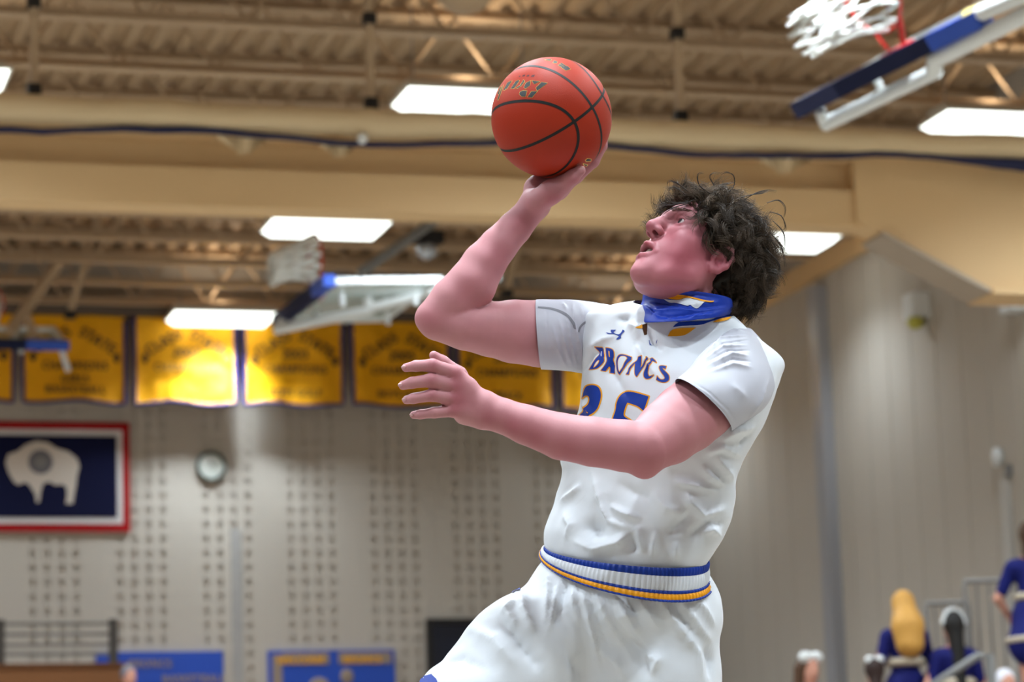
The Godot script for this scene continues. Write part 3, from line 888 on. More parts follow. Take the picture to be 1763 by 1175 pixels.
# ---------------------------------------------------------------- folded basketball goals
func goal(t: Transform3D, label: String, droop := Vector3(0, -0.10, 0), cord := 0.008) -> Node3D:
	# own axes: x along the board's width, y up the board, z out of its face; origin at the middle of the bottom edge
	var g := thing("basketball_goal", label, "basketball hoop", t.origin)
	var b := MB.new(); b.box(Vector3(-0.915, 0.04, -0.012), Vector3(0.915, 1.07, 0.0), t); part("glass", b, M.glass, g)
	b = MB.new()
	b.box(Vector3(-0.915, 0.0, -0.035), Vector3(-0.875, 1.07, 0.02), t); b.box(Vector3(0.875, 0.0, -0.035), Vector3(0.915, 1.07, 0.02), t)
	b.box(Vector3(-0.875, 1.03, -0.035), Vector3(0.875, 1.07, 0.02), t)
	part("frame", b, M.white, g)
	for s in [[-0.93, 0.47], [0.47, 0.93]]:
		b = MB.new()
		b.box(Vector3(s[0], -0.05, -0.06), Vector3(s[1], 0.06, 0.045), t); part("edge_pad", b, M.blue if s[0] > 0 else M.blue2, g)
	b = MB.new(); b.box(Vector3(-0.47, -0.05, -0.06), Vector3(0.47, 0.06, 0.045), t); part("edge_pad", b, M.blue2, g)
	# rim
	b = MB.new()
	var rc := Vector3(0, 0.15, 0.39)
	var pl := PackedVector3Array(); var rl := PackedFloat32Array()
	for k in 33:
		var a := TAU * k / 32.0
		pl.append(t * (rc + Vector3(cos(a) * 0.232, 0, sin(a) * 0.232))); rl.append(0.0115)
	b.tube(pl, rl, 8); part("rim", b, M.red, g)
	b = MB.new(); b.box(Vector3(-0.09, 0.06, 0.0), Vector3(0.09, 0.20, 0.05), t); b.beam(t * Vector3(-0.07, 0.13, 0.05), t * Vector3(-0.13, 0.15, 0.2), 0.03, 0.02); b.beam(t * Vector3(0.07, 0.13, 0.05), t * Vector3(0.13, 0.15, 0.2), 0.03, 0.02)
	part("bracket", b, M.red, g)
	# net: cords crossing from the rim down to a narrower mouth; t.y is "up the board", so the net hangs along -y of the board
	b = MB.new()
	for k in 12:
		for s in [-1.0, 1.0]:
			pl = PackedVector3Array(); rl = PackedFloat32Array()
			for j in 9:
				var v := j / 8.0
				var a: float = TAU * (k + s * v * 1.5) / 12.0
				var r := 0.23 * (1.0 - v) + 0.135 * v - 0.03 * sin(PI * v)
				pl.append(t * (rc + Vector3(cos(a) * r, -0.43 * v, sin(a) * r)) + droop * v * v); rl.append(cord)
			b.tube(pl, rl, 5, false)
	part("net", b, M.net, g).set_meta("kind", "stuff")
	# support frame behind the board
	for s in [-0.45, 0.45]:
		for y in [0.25, 0.95]:
			b = MB.new(); b.bar(t * Vector3(s, y, -0.03), t * Vector3(s, y, -0.15), 0.025); part("stand_off", b, M.white, g)
	return g

func hoops():
	M.blue2 = mat(Color(0.055, 0.11, 0.30), 0.55, 0.45)
	# near side goal, folded up flat under the roof
	var pa := W(1386, 180, 18.43)
	var pb := W(1676, 34, 16.97)
	var ex := (pa - pb).normalized()
	var look := ((pa + pb) * 0.5 - Vector3(0, 0.8, 0)).normalized() + Vector3(0, 0.04, 0)   # the board stands edge-on, its top away from the court
	var ey := (look - ex * ex.dot(look)).normalized()
	var ez := ex.cross(ey)
	if ez.y < 0: ex = -ex; ez = -ez
	var t := Transform3D(Basis(ex, ey, ez), (pa + pb) * 0.5)
	var g := goal(t, "folded basketball goal at upper right with blue edge padding and net", Vector3(-0.13, -0.09, 0.05), 0.010)
	var b := MB.new()
	b.tube(PackedVector3Array([W(1420, 214, 18.5), W(1613, 122, 17.6)]), PackedFloat32Array([0.045, 0.045]), 10)
	b.tube(PackedVector3Array([W(1608, 104, 17.4), W(1790, 14, 16.5)]), PackedFloat32Array([0.05, 0.05]), 10)
	b.bar(W(1420, 214, 18.5), W(1412, 190, 18.4), 0.035); b.bar(W(1610, 104, 17.4), W(1608, 122, 17.5), 0.05)
	b.bar(W(1690, 22, 16.9), W(1790, -20, 16.4), 0.05)
	part("strut", b, M.white, g)
	b = MB.new(); b.bar(W(1668, 32, 17.0), W(1694, 20, 16.9), 0.055); part("collar", b, mat(Color(0.78, 0.70, 0.42), 0.5, 0.4), g)
	# the same kind of goal far down the hall
	pa = W(478, 552, 28.7)
	pb = W(566, 482, 27.0)
	ex = (pa - pb).normalized()
	ey = (Vector3(1, 0.05, 0.25) - ex * ex.dot(Vector3(1, 0.05, 0.25))).normalized()
	ez = ex.cross(ey)
	if ez.y < 0: ex = -ex; ez = -ez
	t = Transform3D(Basis(ex, ey, ez), (pa + pb) * 0.5)
	g = goal(t, "folded glass basketball goal with white net left of the raised elbow", Vector3(0, -0.10, 0), 0.020)
	b = MB.new()
	b.bar(W(474, 568, 28.4), W(640, 534, 28.0), 0.05); b.bar(W(640, 530, 28.0), W(860, 476, 27.6), 0.045); b.bar(W(474, 568, 28.4), W(490, 548, 28.4), 0.04); b.bar(W(640, 534, 28.0), W(632, 515, 28.0), 0.04)
	part("strut", b, M.white, g)
	b = MB.new(); var m0 := W(620, 470, 28.6); var m1 := W(760, 372, 29.4); b.bar(m0, m0.lerp(m1, (8.61 - m0.y) / (m1.y - m0.y)), 0.05); part("mast", b, M.grey, g)
	# main goal at the far end, swung back
	pa = W(118, 594, 32.6)
	pb = pa + Vector3(-1.85, 0, 0)
	ex = Vector3.RIGHT; ey = Vector3(0, 0.35, -0.94).normalized(); ez = ex.cross(ey)
	t = Transform3D(Basis(ex, ey, ez), (pa + pb) * 0.5)
	g = goal(t, "swung-back basketball goal at left edge, blue pad over a banner")
	b = MB.new(); b.beam(W(18, 570, 32.7), W(106, 446, 33.4), 0.10, 0.10); b.beam(W(60, 585, 32.6), W(48, 545, 32.7), 0.06, 0.06)
	part("mast", b, M.steel, g)
	b = MB.new(); b.bar(W(105, 600, 32.6), W(118, 640, 32.6), 0.03); part("strut", b, M.white, g)

# ---------------------------------------------------------------- bleachers, railings and the people on them
func stands():
	for q in [[9.0, 9.98, -25.2, -22.4, 1.10], [9.98, 10.86, -25.2, -23.12, 1.60], [9.98, 10.86, -23.12, -22.4, 0.90], [10.86, 12.6, -25.2, -22.4, 2.13]]:
		var b := MB.new(); b.box(Vector3(q[0], 0, q[2]), Vector3(q[1], q[4], q[3])); struct("platform", b, M.wood)
	var gal := MB.new(); gal.box(Vector3(X0, 0, Z0), Vector3(8.6, 2.1, -32.6)); struct("platform", gal, M.wood)
	var ledge := thing("stage_ledge", "brown wooden ledge at the lower left corner", "ledge", Vector3(3.8, 2.1, -34.6))
	var lb := MB.new(); lb.box(Vector3(2.2, 2.1, -35.4), Vector3(5.15, 3.62, -34.3)); part("box", lb, M.wood, ledge)
	lb = MB.new(); lb.box(Vector3(2.2, 3.62, -35.42), Vector3(5.18, 3.66, -34.26)); part("top", lb, mat(Color(0.42, 0.27, 0.15), 0.5, 0.4), ledge)
	# low railing at the left, on the ledge
	var r := thing("railing", "low grey metal railing at lower left before the pale wall", "railing", Vector3(4.4, 3.66, -34.4))
	var z := -34.4
	for x in [3.74, 5.02]:
		var p := MB.new(); p.box(Vector3(x - 0.05, 3.66, z - 0.03), Vector3(x + 0.05, 4.17, z + 0.03)); part("post", p, mat(Color(0.25, 0.23, 0.21), 0.5, 0.5), r)
	for y in [4.12, 4.00, 3.88, 3.78]:
		var p := MB.new(); p.box(Vector3(2.6, y - 0.02, z - 0.012), Vector3(5.0, y + 0.02, z + 0.012)); part("rail", p, mat(Color(0.45, 0.44, 0.42), 0.5, 0.5), r)
	# end railings of the right bleachers: hooped frames with uprights
	var rm := mat(Color(0.50, 0.49, 0.48), 0.5, 0.5)
	for q in [[1594, 1668, 1040, "grey bleacher end railing behind the dark-haired cheerleader", 26.1, 1.60, 1.60], [1660, 1765, 1002, "taller grey bleacher end railing at the right edge", 25.8, 1.60, 2.13]]:
		var a := W(q[0], q[2], q[4]); var b := W(q[1], q[2] - 2, q[4])
		b.y = a.y
		var ra := thing("railing", q[3], "railing", Vector3(a.x, q[5], a.z))
		var m := MB.new(); m.tube(PackedVector3Array([Vector3(a.x, q[5], a.z), a - Vector3(0, 0.06, 0), a, b, b - Vector3(0, 0.06, 0), Vector3(b.x, q[6], b.z)]), PackedFloat32Array([0.022, 0.022, 0.022, 0.022, 0.022, 0.022]), 8); part("hoop", m, rm, ra)
		for k in range(1, 5):
			var p := a.lerp(b, k / 5.0)
			var foot: float = q[5] if p.x < 10.86 else q[6]
			m = MB.new(); m.bar(Vector3(p.x, foot, p.z), p, 0.01, 6); part("upright", m, rm, ra)
	var hr := thing("handrail", "dark sloping handrail in front of the standing cheerleader", "railing", Vector3(10.3, 0.9, -23.1))
	var hm := MB.new(); var ha := W(1588, 1190, 24.5); var hb := W(1684, 1130, 24.4); var hc := W(1704, 1128, 24.4)
	hm.tube(PackedVector3Array([Vector3(ha.x, 0.9, ha.z), ha, hb, hc, Vector3(hc.x, 0.9, hc.z)]), PackedFloat32Array([0.025, 0.03, 0.035, 0.04, 0.025]), 8); part("rail", hm, M.grey, hr)
	# people: head pixel, distance, turn, look
	person_small("person with white hair bow looking down the stands", 1393, 1153, 25.6, 0.3, Color(0.30, 0.20, 0.13), Color(0.08, 0.09, 0.30), "bow", 1.10)
	person_small("person with dark hair and small white bow, low in the stands", 1506, 1158, 25.2, 2.8, Color(0.17, 0.10, 0.08), Color(0.09, 0.10, 0.34), "bowback", 1.10)
	person_small("cheerleader with long blond hair in blue uniform seen from behind", 1553, 1046, 25.6, 3.1, Color(0.78, 0.58, 0.28), Color(0.075, 0.09, 0.36), "long", 1.60)
	person_small("cheerleader with long dark hair and white headband in blue uniform", 1640, 1080, 25.4, 3.1, Color(0.075, 0.06, 0.05), Color(0.075, 0.09, 0.36), "band", 1.60)
	person_small("cheerleader standing at the right edge in blue uniform and skirt", 1772, 925, 25.2, 2.6, Color(0.28, 0.19, 0.12), Color(0.075, 0.10, 0.38), "stand", 2.13)
	person_small("person in white sleeve with orange item below standing cheerleader", 1732, 1180, 24.8, 0.0, Color(0.85, 0.85, 0.88), Color(0.82, 0.82, 0.85), "low", 0.90)
	person_small("spectator in a red top before the left blue wall sign", 222, 1166, 33.6, 0.4, Color(0.45, 0.44, 0.48), Color(0.70, 0.08, 0.14), "short", 2.10)

func person_small(label: String, hx: float, hy: float, d: float, turn: float, hair: Color, cloth: Color, kind: String, ground: float):
	var head := W(hx, hy, d)
	var drop := head.y - ground
	var o := thing("person", label, "person", head - Vector3(0, drop, 0))
	var T := Transform3D(Basis(Vector3.UP, turn), head)       # own axes: z forward, x to the person's left
	var b := Body.new(); b.H = T
	# one continuous figure: head, neck, trunk, arms, legs
	b.egg(Vector3(0, 0.01, 0), Vector3(0.075, 0.11, 0.092)); b.egg(Vector3(0, -0.06, 0.03), Vector3(0.055, 0.06, 0.06), 0.03); b.bone(Vector3(0, -0.02, 0.09), Vector3(0, -0.035, 0.105), 0.012, 0.013, 0.02)
	b.bone(Vector3(0, -0.08, -0.01), Vector3(0, -0.2, -0.02), 0.05, 0.055, 0.03)
	b.bone(Vector3(-0.12, -0.24, -0.02), Vector3(0.12, -0.24, -0.02), 0.06, 0.06, 0.05)
	b.bone(Vector3(0, -0.28, 0), Vector3(0, -0.55, 0), 0.12, 0.10, 0.06); b.bone(Vector3(-0.06, -0.66, 0), Vector3(0.06, -0.66, 0), 0.11, 0.11, 0.06)
	for s in [-1.0, 1.0]:
		var out := 0.06 if kind != "stand" else 0.10
		b.chain([[Vector3(s * 0.16, -0.25, -0.02), 0.05], [Vector3(s * (0.19 + out), -0.50, 0.0), 0.04], [Vector3(s * (0.17 + out * 0.3), -0.68, 0.14), 0.03]], 0.03)
		b.chain([[Vector3(s * (0.17 + out * 0.3), -0.68, 0.14), 0.03], [Vector3(s * 0.16, -0.73, 0.18), 0.036], [Vector3(s * 0.155, -0.78, 0.2), 0.022]], 0.02)
		b.chain([[Vector3(s * 0.08, -0.7, 0), 0.085], [Vector3(s * 0.09, lerpf(-0.7, 0.09 - drop, 0.48), 0.02), 0.055], [Vector3(s * 0.09, 0.09 - drop, -0.02), 0.04]], 0.04)
		b.bone(Vector3(s * 0.09, 0.045 - drop, -0.03), Vector3(s * 0.10, 0.036 - drop, 0.13), 0.042, 0.034, 0.03)
	var mb := MB.new()
	var lo := head + Vector3(-0.5, -drop - 0.06, -0.5)
	var t1 := Thread.new(); t1.start(func(): b.net(mb, lo, head + Vector3(0.5, 0.2, 0.5), 0.026))
	var c := Body.new(); c.H = T                               # uniform
	c.bone(Vector3(-0.13, -0.245, -0.02), Vector3(0.13, -0.245, -0.02), 0.068, 0.068, 0.05); c.bone(Vector3(0, -0.29, 0), Vector3(0, -0.55, 0), 0.132, 0.112, 0.06)
	for s in [-1.0, 1.0]: c.bone(Vector3(s * 0.165, -0.25, -0.02), Vector3(s * (0.21 if kind != "stand" else 0.25), -0.44, -0.005), 0.058, 0.055, 0.03)
	c.bone(Vector3(-0.06, -0.66, 0), Vector3(0.06, -0.66, 0), 0.122, 0.122, 0.06)
	if kind == "stand": c.bone(Vector3(0, -0.64, 0), Vector3(0, -0.86, 0), 0.16, 0.24, 0.06)
	else:
		for s in [-1.0, 1.0]: c.bone(Vector3(s * 0.08, -0.7, 0), Vector3(s * 0.09, -1.0, 0.02), 0.098, 0.09, 0.05)
	var mc := MB.new()
	var t2 := Thread.new(); t2.start(func(): c.net(mc, lo, head + Vector3(0.5, 0.2, 0.5), 0.026))
	if kind in ["long", "band", "stand"]:                      # pale waist and hem bands
		var band := MB.new()
		for q in ([[-0.47, 0.150, 0.035]] if kind != "stand" else [[-0.50, 0.150, 0.03], [-0.86, 0.255, 0.025]]):
			var pl := PackedVector3Array(); var rl := PackedFloat32Array()
			for k in 25:
				var a := TAU * k / 24.0
				pl.append(T * Vector3(cos(a) * q[1] * 0.93, q[0], sin(a) * q[1] * 0.9)); rl.append(q[2])
			band.tube(pl, rl, 8)
		part("band", band, mat(Color(0.75, 0.70, 0.62), 0.7, 0.3), o)
	var h := Body.new(); h.H = T
	h.egg(Vector3(0, 0.035, -0.018), Vector3(0.085, 0.105, 0.095))
	match kind:
		"long": h.bone(Vector3(0, 0.04, -0.04), Vector3(0, -0.17, -0.11), 0.085, 0.13, 0.05); h.bone(Vector3(0, -0.17, -0.11), Vector3(0, -0.32, -0.14), 0.13, 0.12, 0.05)
		"band": h.bone(Vector3(0, 0.0, -0.05), Vector3(0.01, -0.50, -0.14), 0.075, 0.05, 0.05)
		"bowback": h.bone(Vector3(0, 0.02, -0.05), Vector3(0, -0.16, -0.10), 0.06, 0.05, 0.05)
		"stand": h.bone(Vector3(0, 0.0, -0.05), Vector3(0, -0.15, -0.09), 0.07, 0.06, 0.04)
		"bow": h.bone(Vector3(-0.05, 0.0, -0.05), Vector3(-0.08, -0.2, -0.06), 0.06, 0.05, 0.05)
	var mh := MB.new(); h.net(mh, head - Vector3(0.3, 0.7, 0.3), head + Vector3(0.3, 0.3, 0.3), 0.018)
	t1.wait_to_finish(); t2.wait_to_finish()
	part("body", mb, M.skin2, o); part("uniform", mc, mat(cloth, 0.7, 0.3), o); part("hair", mh, mat(hair, 0.6, 0.4), o)
	if kind in ["bow", "bowback"]:
		var w := MB.new()
		var s := 1.0 if kind == "bow" else 0.7
		for k in [-1.0, 1.0]: w.ball(T * Vector3(k * 0.055 * s, 0.10, 0.03 if kind == "bow" else -0.06), Vector3(0.065, 0.05, 0.04) * s)
		part("hair_bow", w, M.white, o)
	if kind == "band":
		var w := MB.new()
		var pl := PackedVector3Array(); var rl := PackedFloat32Array()
		for k in 15:
			var a := PI * k / 14.0
			pl.append(T * Vector3(cos(a) * 0.10, 0.02 + sin(a) * 0.125, -0.03)); rl.append(0.016)
		w.tube(pl, rl, 8); part("headband", w, M.white, o)

# ---------------------------------------------------------------- the ball
const BALL_R := 0.1204
func basketball():
	var m := W(949.5, 202.5, 6.02)
	var g := thing("basketball", "orange leather basketball with black seams resting on the raised hand", "basketball", m - Vector3(0, BALL_R, 0))
	var X := cam.basis * Vector3(0.66, 0.114, 0.743).normalized()
	var Y := cam.basis * Vector3(0.543, 0.565, -0.62)
	Y = (Y - X * X.dot(Y)).normalized()
	var B := Basis(X, Y, X.cross(Y))
	var b := MB.new()
	var nu := 320
	var nv := 160
	for k in nv + 1:
		var th := PI * k / nv
		for j in nu:
			var ph := TAU * j / nu
			var d := Vector3(sin(th) * cos(ph), cos(th), sin(th) * sin(ph))
			var s := minf(minf(absf(d.y), absf(d.z)), absf(absf(d.y) - 0.42 - 0.53 * d.z * d.z) * 0.82) * BALL_R
			b.vert(m + B * d * (BALL_R - 0.0020 * exp(-pow(s / 0.0042, 2.0))), B * d)
	for k in nv:
		for j in nu:
			var a := k * nu + j
			var q := k * nu + (j + 1) % nu
			if k > 0: b.tri(a, q, a + nu)
			if k < nv - 1: b.tri(q, q + nu, a + nu)
	var lm := mat(Color(0.62, 0.165, 0.06), 0.55, 0.35)
	bump(lm, noise_tex(0.11, 256, 1, FastNoiseLite.TYPE_CELLULAR), 0.014, 14.0)
	part("leather", b, lm, g)
	var rub := mat(Color(0.085, 0.085, 0.08), 0.6, 0.4)
	for kind in 4:
		b = MB.new()
		var P := []
		for k in 241:
			var a := TAU * k / 240.0
			if kind == 0: P.append(Vector3(cos(a), 0, sin(a)))
			elif kind == 1: P.append(Vector3(cos(a), sin(a), 0))
			else:
				var s := 0.53 * sin(a) * sin(a)
				var qb := 1.0 + 0.84 * s
				var q := 0.8236 / qb if s < 1e-4 else (-qb + sqrt(qb * qb + 4.0 * s * s * 0.8236)) / (2.0 * s * s)
				P.append(Vector3(sqrt(q) * cos(a), (0.42 + s * q) * (1.0 if kind == 2 else -1.0), sqrt(q) * sin(a)))
		for k in 241:
			var p: Vector3 = P[k]
			var t: Vector3 = P[(k + 1) % 240] - P[(k + 239) % 240]
			var sd := p.cross(t).normalized()
			for w in [-1.0, -0.4, 0.4, 1.0]:
				b.vert(m + B * (p * (BALL_R - (0.0010 if absf(w) < 0.5 else 0.0007)) + sd * w * 0.0029), B * p)
		for k in 240:
			for w in 3:
				var a := k * 4 + w
				b.tri(a, a + 1, a + 4); b.tri(a + 1, a + 5, a + 4)
		part("seam", b, rub, g)
	var ink := mat(Color(0.04, 0.04, 0.04), 0.5, 0.5)
	var foil := mat(Color(0.86, 0.68, 0.25), 0.4, 0.5, 0.3)
	var faint := mat(Color(0.30, 0.05, 0.06), 0.5, 0.4)
	var Z5 := func(p): return Vector2(840 + p[0] / 9.794, 90 + p[1] / 9.794)
	for q in [[[905, 505], [1005, 520], [830, 655], [810, 600]], [[835, 660], [745, 765], [670, 755], [735, 660]], [[660, 650], [635, 750], [570, 750], [530, 710], [540, 670], [590, 645]], [[610, 590], [640, 520], [720, 480], [710, 560], [640, 612], [620, 610]], [[740, 480], [880, 495], [780, 540]],
			[[385, 615], [470, 490], [515, 470], [535, 480], [440, 612]], [[600, 465], [625, 490], [560, 570], [500, 612], [470, 605], [540, 560]], [[265, 640], [325, 520], [360, 495], [350, 530], [285, 640]], [[365, 495], [410, 482], [320, 620], [300, 615]], [[262, 550], [250, 605], [178, 810], [160, 800], [215, 650]], [[165, 700], [205, 600], [235, 570], [185, 715]],
			[[1340, 235], [1395, 285], [1315, 310], [1235, 255], [1265, 250]], [[1245, 185], [1330, 240], [1300, 250], [1215, 195]], [[1215, 200], [1290, 250], [1260, 262], [1185, 222]], [[1120, 140], [1175, 165], [1150, 190], [1095, 180]], [[960, 128], [1035, 115], [1075, 125], [1050, 145], [1000, 138]]]:
		on_ball(q.map(Z5), m, foil, "logo_edge", g, 0.42, 0.0)
		on_ball(q.map(Z5), m, ink, "logo_letter", g, 0.0, 0.00025)
	for q in [[[720, 415], [745, 385], [795, 380], [775, 418]], [[645, 412], [665, 385], [705, 380], [690, 410]], [[575, 412], [590, 385], [635, 378], [615, 410]], [[515, 415], [535, 395], [555, 400], [540, 418]]]:
		on_ball(q.map(Z5), m, faint, "small_print", g, 0.0, 0.0)
	var Z6 := func(p): return Vector2(880 + p[0] / 9.279, 250 + p[1] / 9.279)
	for q in [[[1190, 240], [1220, 215], [1275, 225], [1270, 255], [1200, 260]], [[1155, 300], [1220, 315], [1200, 335], [1165, 320]]]:
		on_ball(q.map(Z6), m, foil, "logo_edge", g, 1.0, 0.0)
		on_ball(q.map(Z6), m, ink, "logo_letter", g, 0.0, 0.00025)

func on_ball(pts: Array, m: Vector3, mt: Material, called: String, g: Node3D, grow: float, lift: float):
	var poly := PackedVector2Array(pts)
	if grow > 0.0: poly = Geometry2D.offset_polygon(poly, grow)[0]
	var idx := Geometry2D.triangulate_polygon(poly)
	var mb := MB.new()
	var todo := []
	for k in range(0, idx.size(), 3): todo.append([poly[idx[k]], poly[idx[k + 1]], poly[idx[k + 2]]])
	while todo.size():
		var t: Array = todo.pop_back()
		var l := 0
		for k in 3:
			if t[k].distance_squared_to(t[(k + 1) % 3]) > t[l].distance_squared_to(t[(l + 1) % 3]): l = k
		var a: Vector2 = t[l]; var b: Vector2 = t[(l + 1) % 3]; var d: Vector2 = t[(l + 2) % 3]
		if a.distance_to(b) > 4.0:
			todo.append([a, (a + b) / 2, d]); todo.append([(a + b) / 2, b, d]); continue
		var ids := []
		for q in t:
			var dir := (W(q.x, q.y, 1.0) - cam.origin).normalized()
			var oc := cam.origin - m
			var bq := dir.dot(oc)
			var h := bq * bq - oc.length_squared() + BALL_R * BALL_R
			var n := (oc + dir * (-bq - sqrt(maxf(h, 0.0)))).normalized()
			ids.append(mb.vert(m + n * (BALL_R + 0.0002 + lift), n))
		mb.tri(ids[0], ids[1], ids[2])
	part(called, mb, mt, g)

# ---------------------------------------------------------------- the player
var head_at: Transform3D
const HS := 1.03
func lin(r: int, g: int, b: int) -> Color:
	return Color8(r, g, b).srgb_to_linear()

func pr(x: float, y: float, d: float, r: float) -> Array:    # a joint seen at a pixel, with its radius in pixels
	return [W(x, y, d), r * d / F]

var spots := []
func skin(p: Vector3, _n: Vector3) -> Color:
	var c := lin(182, 124, 128)
	for s in spots:
		var d: float = p.distance_squared_to(s[0])
		var w: float = s[1]
		if d < w * w * 4.0: c = c.lerp(s[2], s[3] * exp(-d / (w * w) * 1.6))
	return c

func spot(p: Vector3, r: float, c: Color, k: float): spots.append([p, r, c, k])

func player():
	head_at = cam * Transform3D(Basis(Vector3(0.5709, 0.1882, 0.7991), Vector3(0.4605, 0.7324, -0.5015), Vector3(-0.6797, 0.6543, 0.3315)).orthonormalized() * Basis.from_scale(Vector3.ONE * HS), Vector3(0.3531, 0.1526, -6.0))
	var o := thing("person", "basketball player in white and blue uniform leaping with the ball raised", "person", Vector3(1.86, 0.25, -5.72))
	M.jersey = mat(Color(0.85, 0.865, 0.89), 0.5, 0.35); bump(M.jersey, noise_tex(0.25, 256, 2), 0.012, 14.0)
	M.under = mat(Color(0.71, 0.71, 0.75), 0.45, 0.4)
	M.royal = mat(Color(0.045, 0.20, 0.62), 0.5, 0.4)
	M.ink = mat(Color(0.045, 0.20, 0.57), 0.5, 0.4)
	M.yellow = mat(Color(0.92, 0.62, 0.07), 0.5, 0.4)
	var t0 := Time.get_ticks_msec()
	shorts_cloth(); jersey(o); print('J ', Time.get_ticks_msec() - t0)
	body(o); print('B ', Time.get_ticks_msec() - t0)
	face_parts(o)
	hair(o)
	print('H ', Time.get_ticks_msec() - t0); jersey_marks(o); print('JM ', Time.get_ticks_msec() - t0)
	sleeves(o); print('S ', Time.get_ticks_msec() - t0)
	gaiter(o); print('G ', Time.get_ticks_msec() - t0)
	shorts(o)

func body(o: Node3D):
	var b := Body.new()
	# raised right arm: shoulder, elbow, wrist
	b.chain([pr(1030, 585, 6.14, 38), pr(985, 577, 6.095, 53), pr(931, 575, 6.06, 57.5), pr(884, 571, 6.03, 54.5), pr(844, 567, 6.02, 47.5), pr(800, 562, 6.0, 41), pr(758, 550, 6.0, 38)], 0.004)
	b.chain([pr(756, 547, 6.0, 38), pr(783, 518, 6.0, 42), pr(812, 490, 6.0, 42.5), pr(832.6, 455, 6.01, 37.5), pr(858, 423.5, 6.02, 32.3), pr(886, 393, 6.03, 28.8), pr(919, 356, 6.03, 24.5)], 0.005)
	b.bone(pr(733, 549, 6.0, 0)[0], pr(745, 556, 6.0, 0)[0], 0.017, 0.02, 0.02)
	# lowered left arm
	b.chain([pr(1262, 648, 5.93, 56), pr(1213, 695, 5.86, 61), pr(1182, 720, 5.81, 60), pr(1150, 745, 5.76, 56), pr(1110, 772, 5.70, 45)], 0.005)
	b.chain([pr(1106, 772, 5.70, 44), pr(1074, 768, 5.70, 44.5), pr(1020, 761, 5.70, 42.5), pr(966, 752, 5.71, 40), pr(905, 731.5, 5.715, 34), pr(864, 716, 5.72, 30), pr(838, 706, 5.72, 27)], 0.005)
	b.bone(pr(1112, 800, 5.70, 0)[0], pr(1110, 806, 5.70, 0)[0], 0.02, 0.018, 0.025)
	# left hand, back towards the camera
	var d := 5.72
	var s := d / F
	for f in [[[828, 694], [806, 668], [783, 643], 13, 14], [[830, 702], [810, 684], [787, 666], 13, 13.5], [[830, 710], [810, 698], [786, 687], 13, 13], [[828, 716], [808, 711], [782, 707], 14, 12.5]]:
		b.chain([[W(f[0][0], f[0][1], d), f[3] * s * 1.2], [W(f[1][0], f[1][1], d), f[3] * s * 1.15], [W(f[2][0], f[2][1], d - 0.008), f[4] * s]], 0.014)
	b.bone(W(826, 718, d + 0.01), W(797, 716, d + 0.015), 17 * s, 15 * s, 0.014)
	b.bone(W(836, 694, d), W(836, 718, d), 17 * s, 17 * s, 0.02)
	b.chain([[W(783, 643, d - 0.008), 13 * s], [W(745, 629, d - 0.02), 10.8 * s], [W(716, 630.5, d - 0.012), 9.4 * s], [W(699, 633.5, d), 7.6 * s]], 0.004)
	b.chain([[W(787, 666, d - 0.008), 13 * s], [W(742, 655, d - 0.022), 11.6 * s], [W(709, 659.5, d - 0.012), 9.8 * s], [W(694, 664, d + 0.002), 8 * s]], 0.004)
	b.chain([[W(786, 687, d - 0.008), 12.5 * s], [W(744, 681, d - 0.02), 10.6 * s], [W(712, 686.5, d - 0.01), 9 * s], [W(700, 689, d + 0.002), 7.6 * s]], 0.004)
	b.chain([[W(782, 707, d - 0.006), 11.5 * s], [W(748, 711, d - 0.014), 9.4 * s], [W(724, 714, d - 0.006), 8 * s], [W(712, 715, d + 0.003), 6.8 * s]], 0.004)
	b.chain([[W(818, 688, d + 0.03), 15 * s], [W(790, 645, d + 0.045), 13.5 * s], [W(762, 624, d + 0.04), 11 * s], [W(747, 612.5, d + 0.035), 8.2 * s]], 0.006)
	# right hand under and behind the ball
	var bc := W(949.5, 202.5, 6.02)
	var on := func(x: float, y: float, z: float, lift: float) -> Vector3: return bc + cam.basis * Vector3(x, y, z).normalized() * (BALL_R + lift)
	for f in [[[0.38, -0.86, -0.30], [0.66, -0.66, -0.36], [0.81, -0.42, -0.43], [0.85, -0.26, -0.47]], [[0.25, -0.9, -0.40], [0.5, -0.66, -0.58], [0.62, -0.4, -0.70], [0.66, -0.2, -0.74]], [[0.05, -0.9, -0.45], [0.15, -0.62, -0.78], [0.2, -0.35, -0.93], [0.22, -0.12, -0.97]], [[-0.12, -0.9, -0.40], [-0.2, -0.68, -0.70], [-0.24, -0.45, -0.87], [-0.25, -0.3, -0.92]]]:
		var j := []
		for k in 4: j.append([on.call(f[k][0], f[k][1], f[k][2], [0.0125, 0.0095, 0.0085, 0.007][k]), [0.0125, 0.0105, 0.0092, 0.0078][k]])
		b.chain([[W(926, 342, 6.045), 0.017], [j[0][0].lerp(W(926, 342, 6.045), 0.45) + cam.basis * Vector3(0, -0.006, 0), 0.016], j[0]], 0.016)
		b.chain(j, 0.005)
	b.chain([pr(928, 346, 6.01, 22), pr(950, 330, 5.995, 19), pr(967, 320, 5.99, 16)], 0.014)
	b.chain([pr(967, 319, 5.99, 16), pr(986, 304.5, 5.975, 12.2), pr(999, 294, 5.968, 9.3)], 0.006)
	b.chain([pr(914, 340, 6.05, 14), pr(917, 322, 6.06, 12), pr(921, 313, 6.065, 10)], 0.014)
	b.bone(W(911, 346, 6.03), W(929, 356, 6.03), 11 * s, 13 * s, 0.02)
	# neck and hidden trunk, so that the figure is one piece
	b.bone(head_at * Vector3(0, -0.04, -0.035), W(1178, 566, 6.0), 0.056, 0.052, 0.02)
	var ab := b.copy()
	# head
	head(b)
	tints()
	var parts: Array[MB] = []
	var jobs: Array[Thread] = []
	var hb := b.copy()
	var hm := head_at * Vector3(0, 0.01, 0)
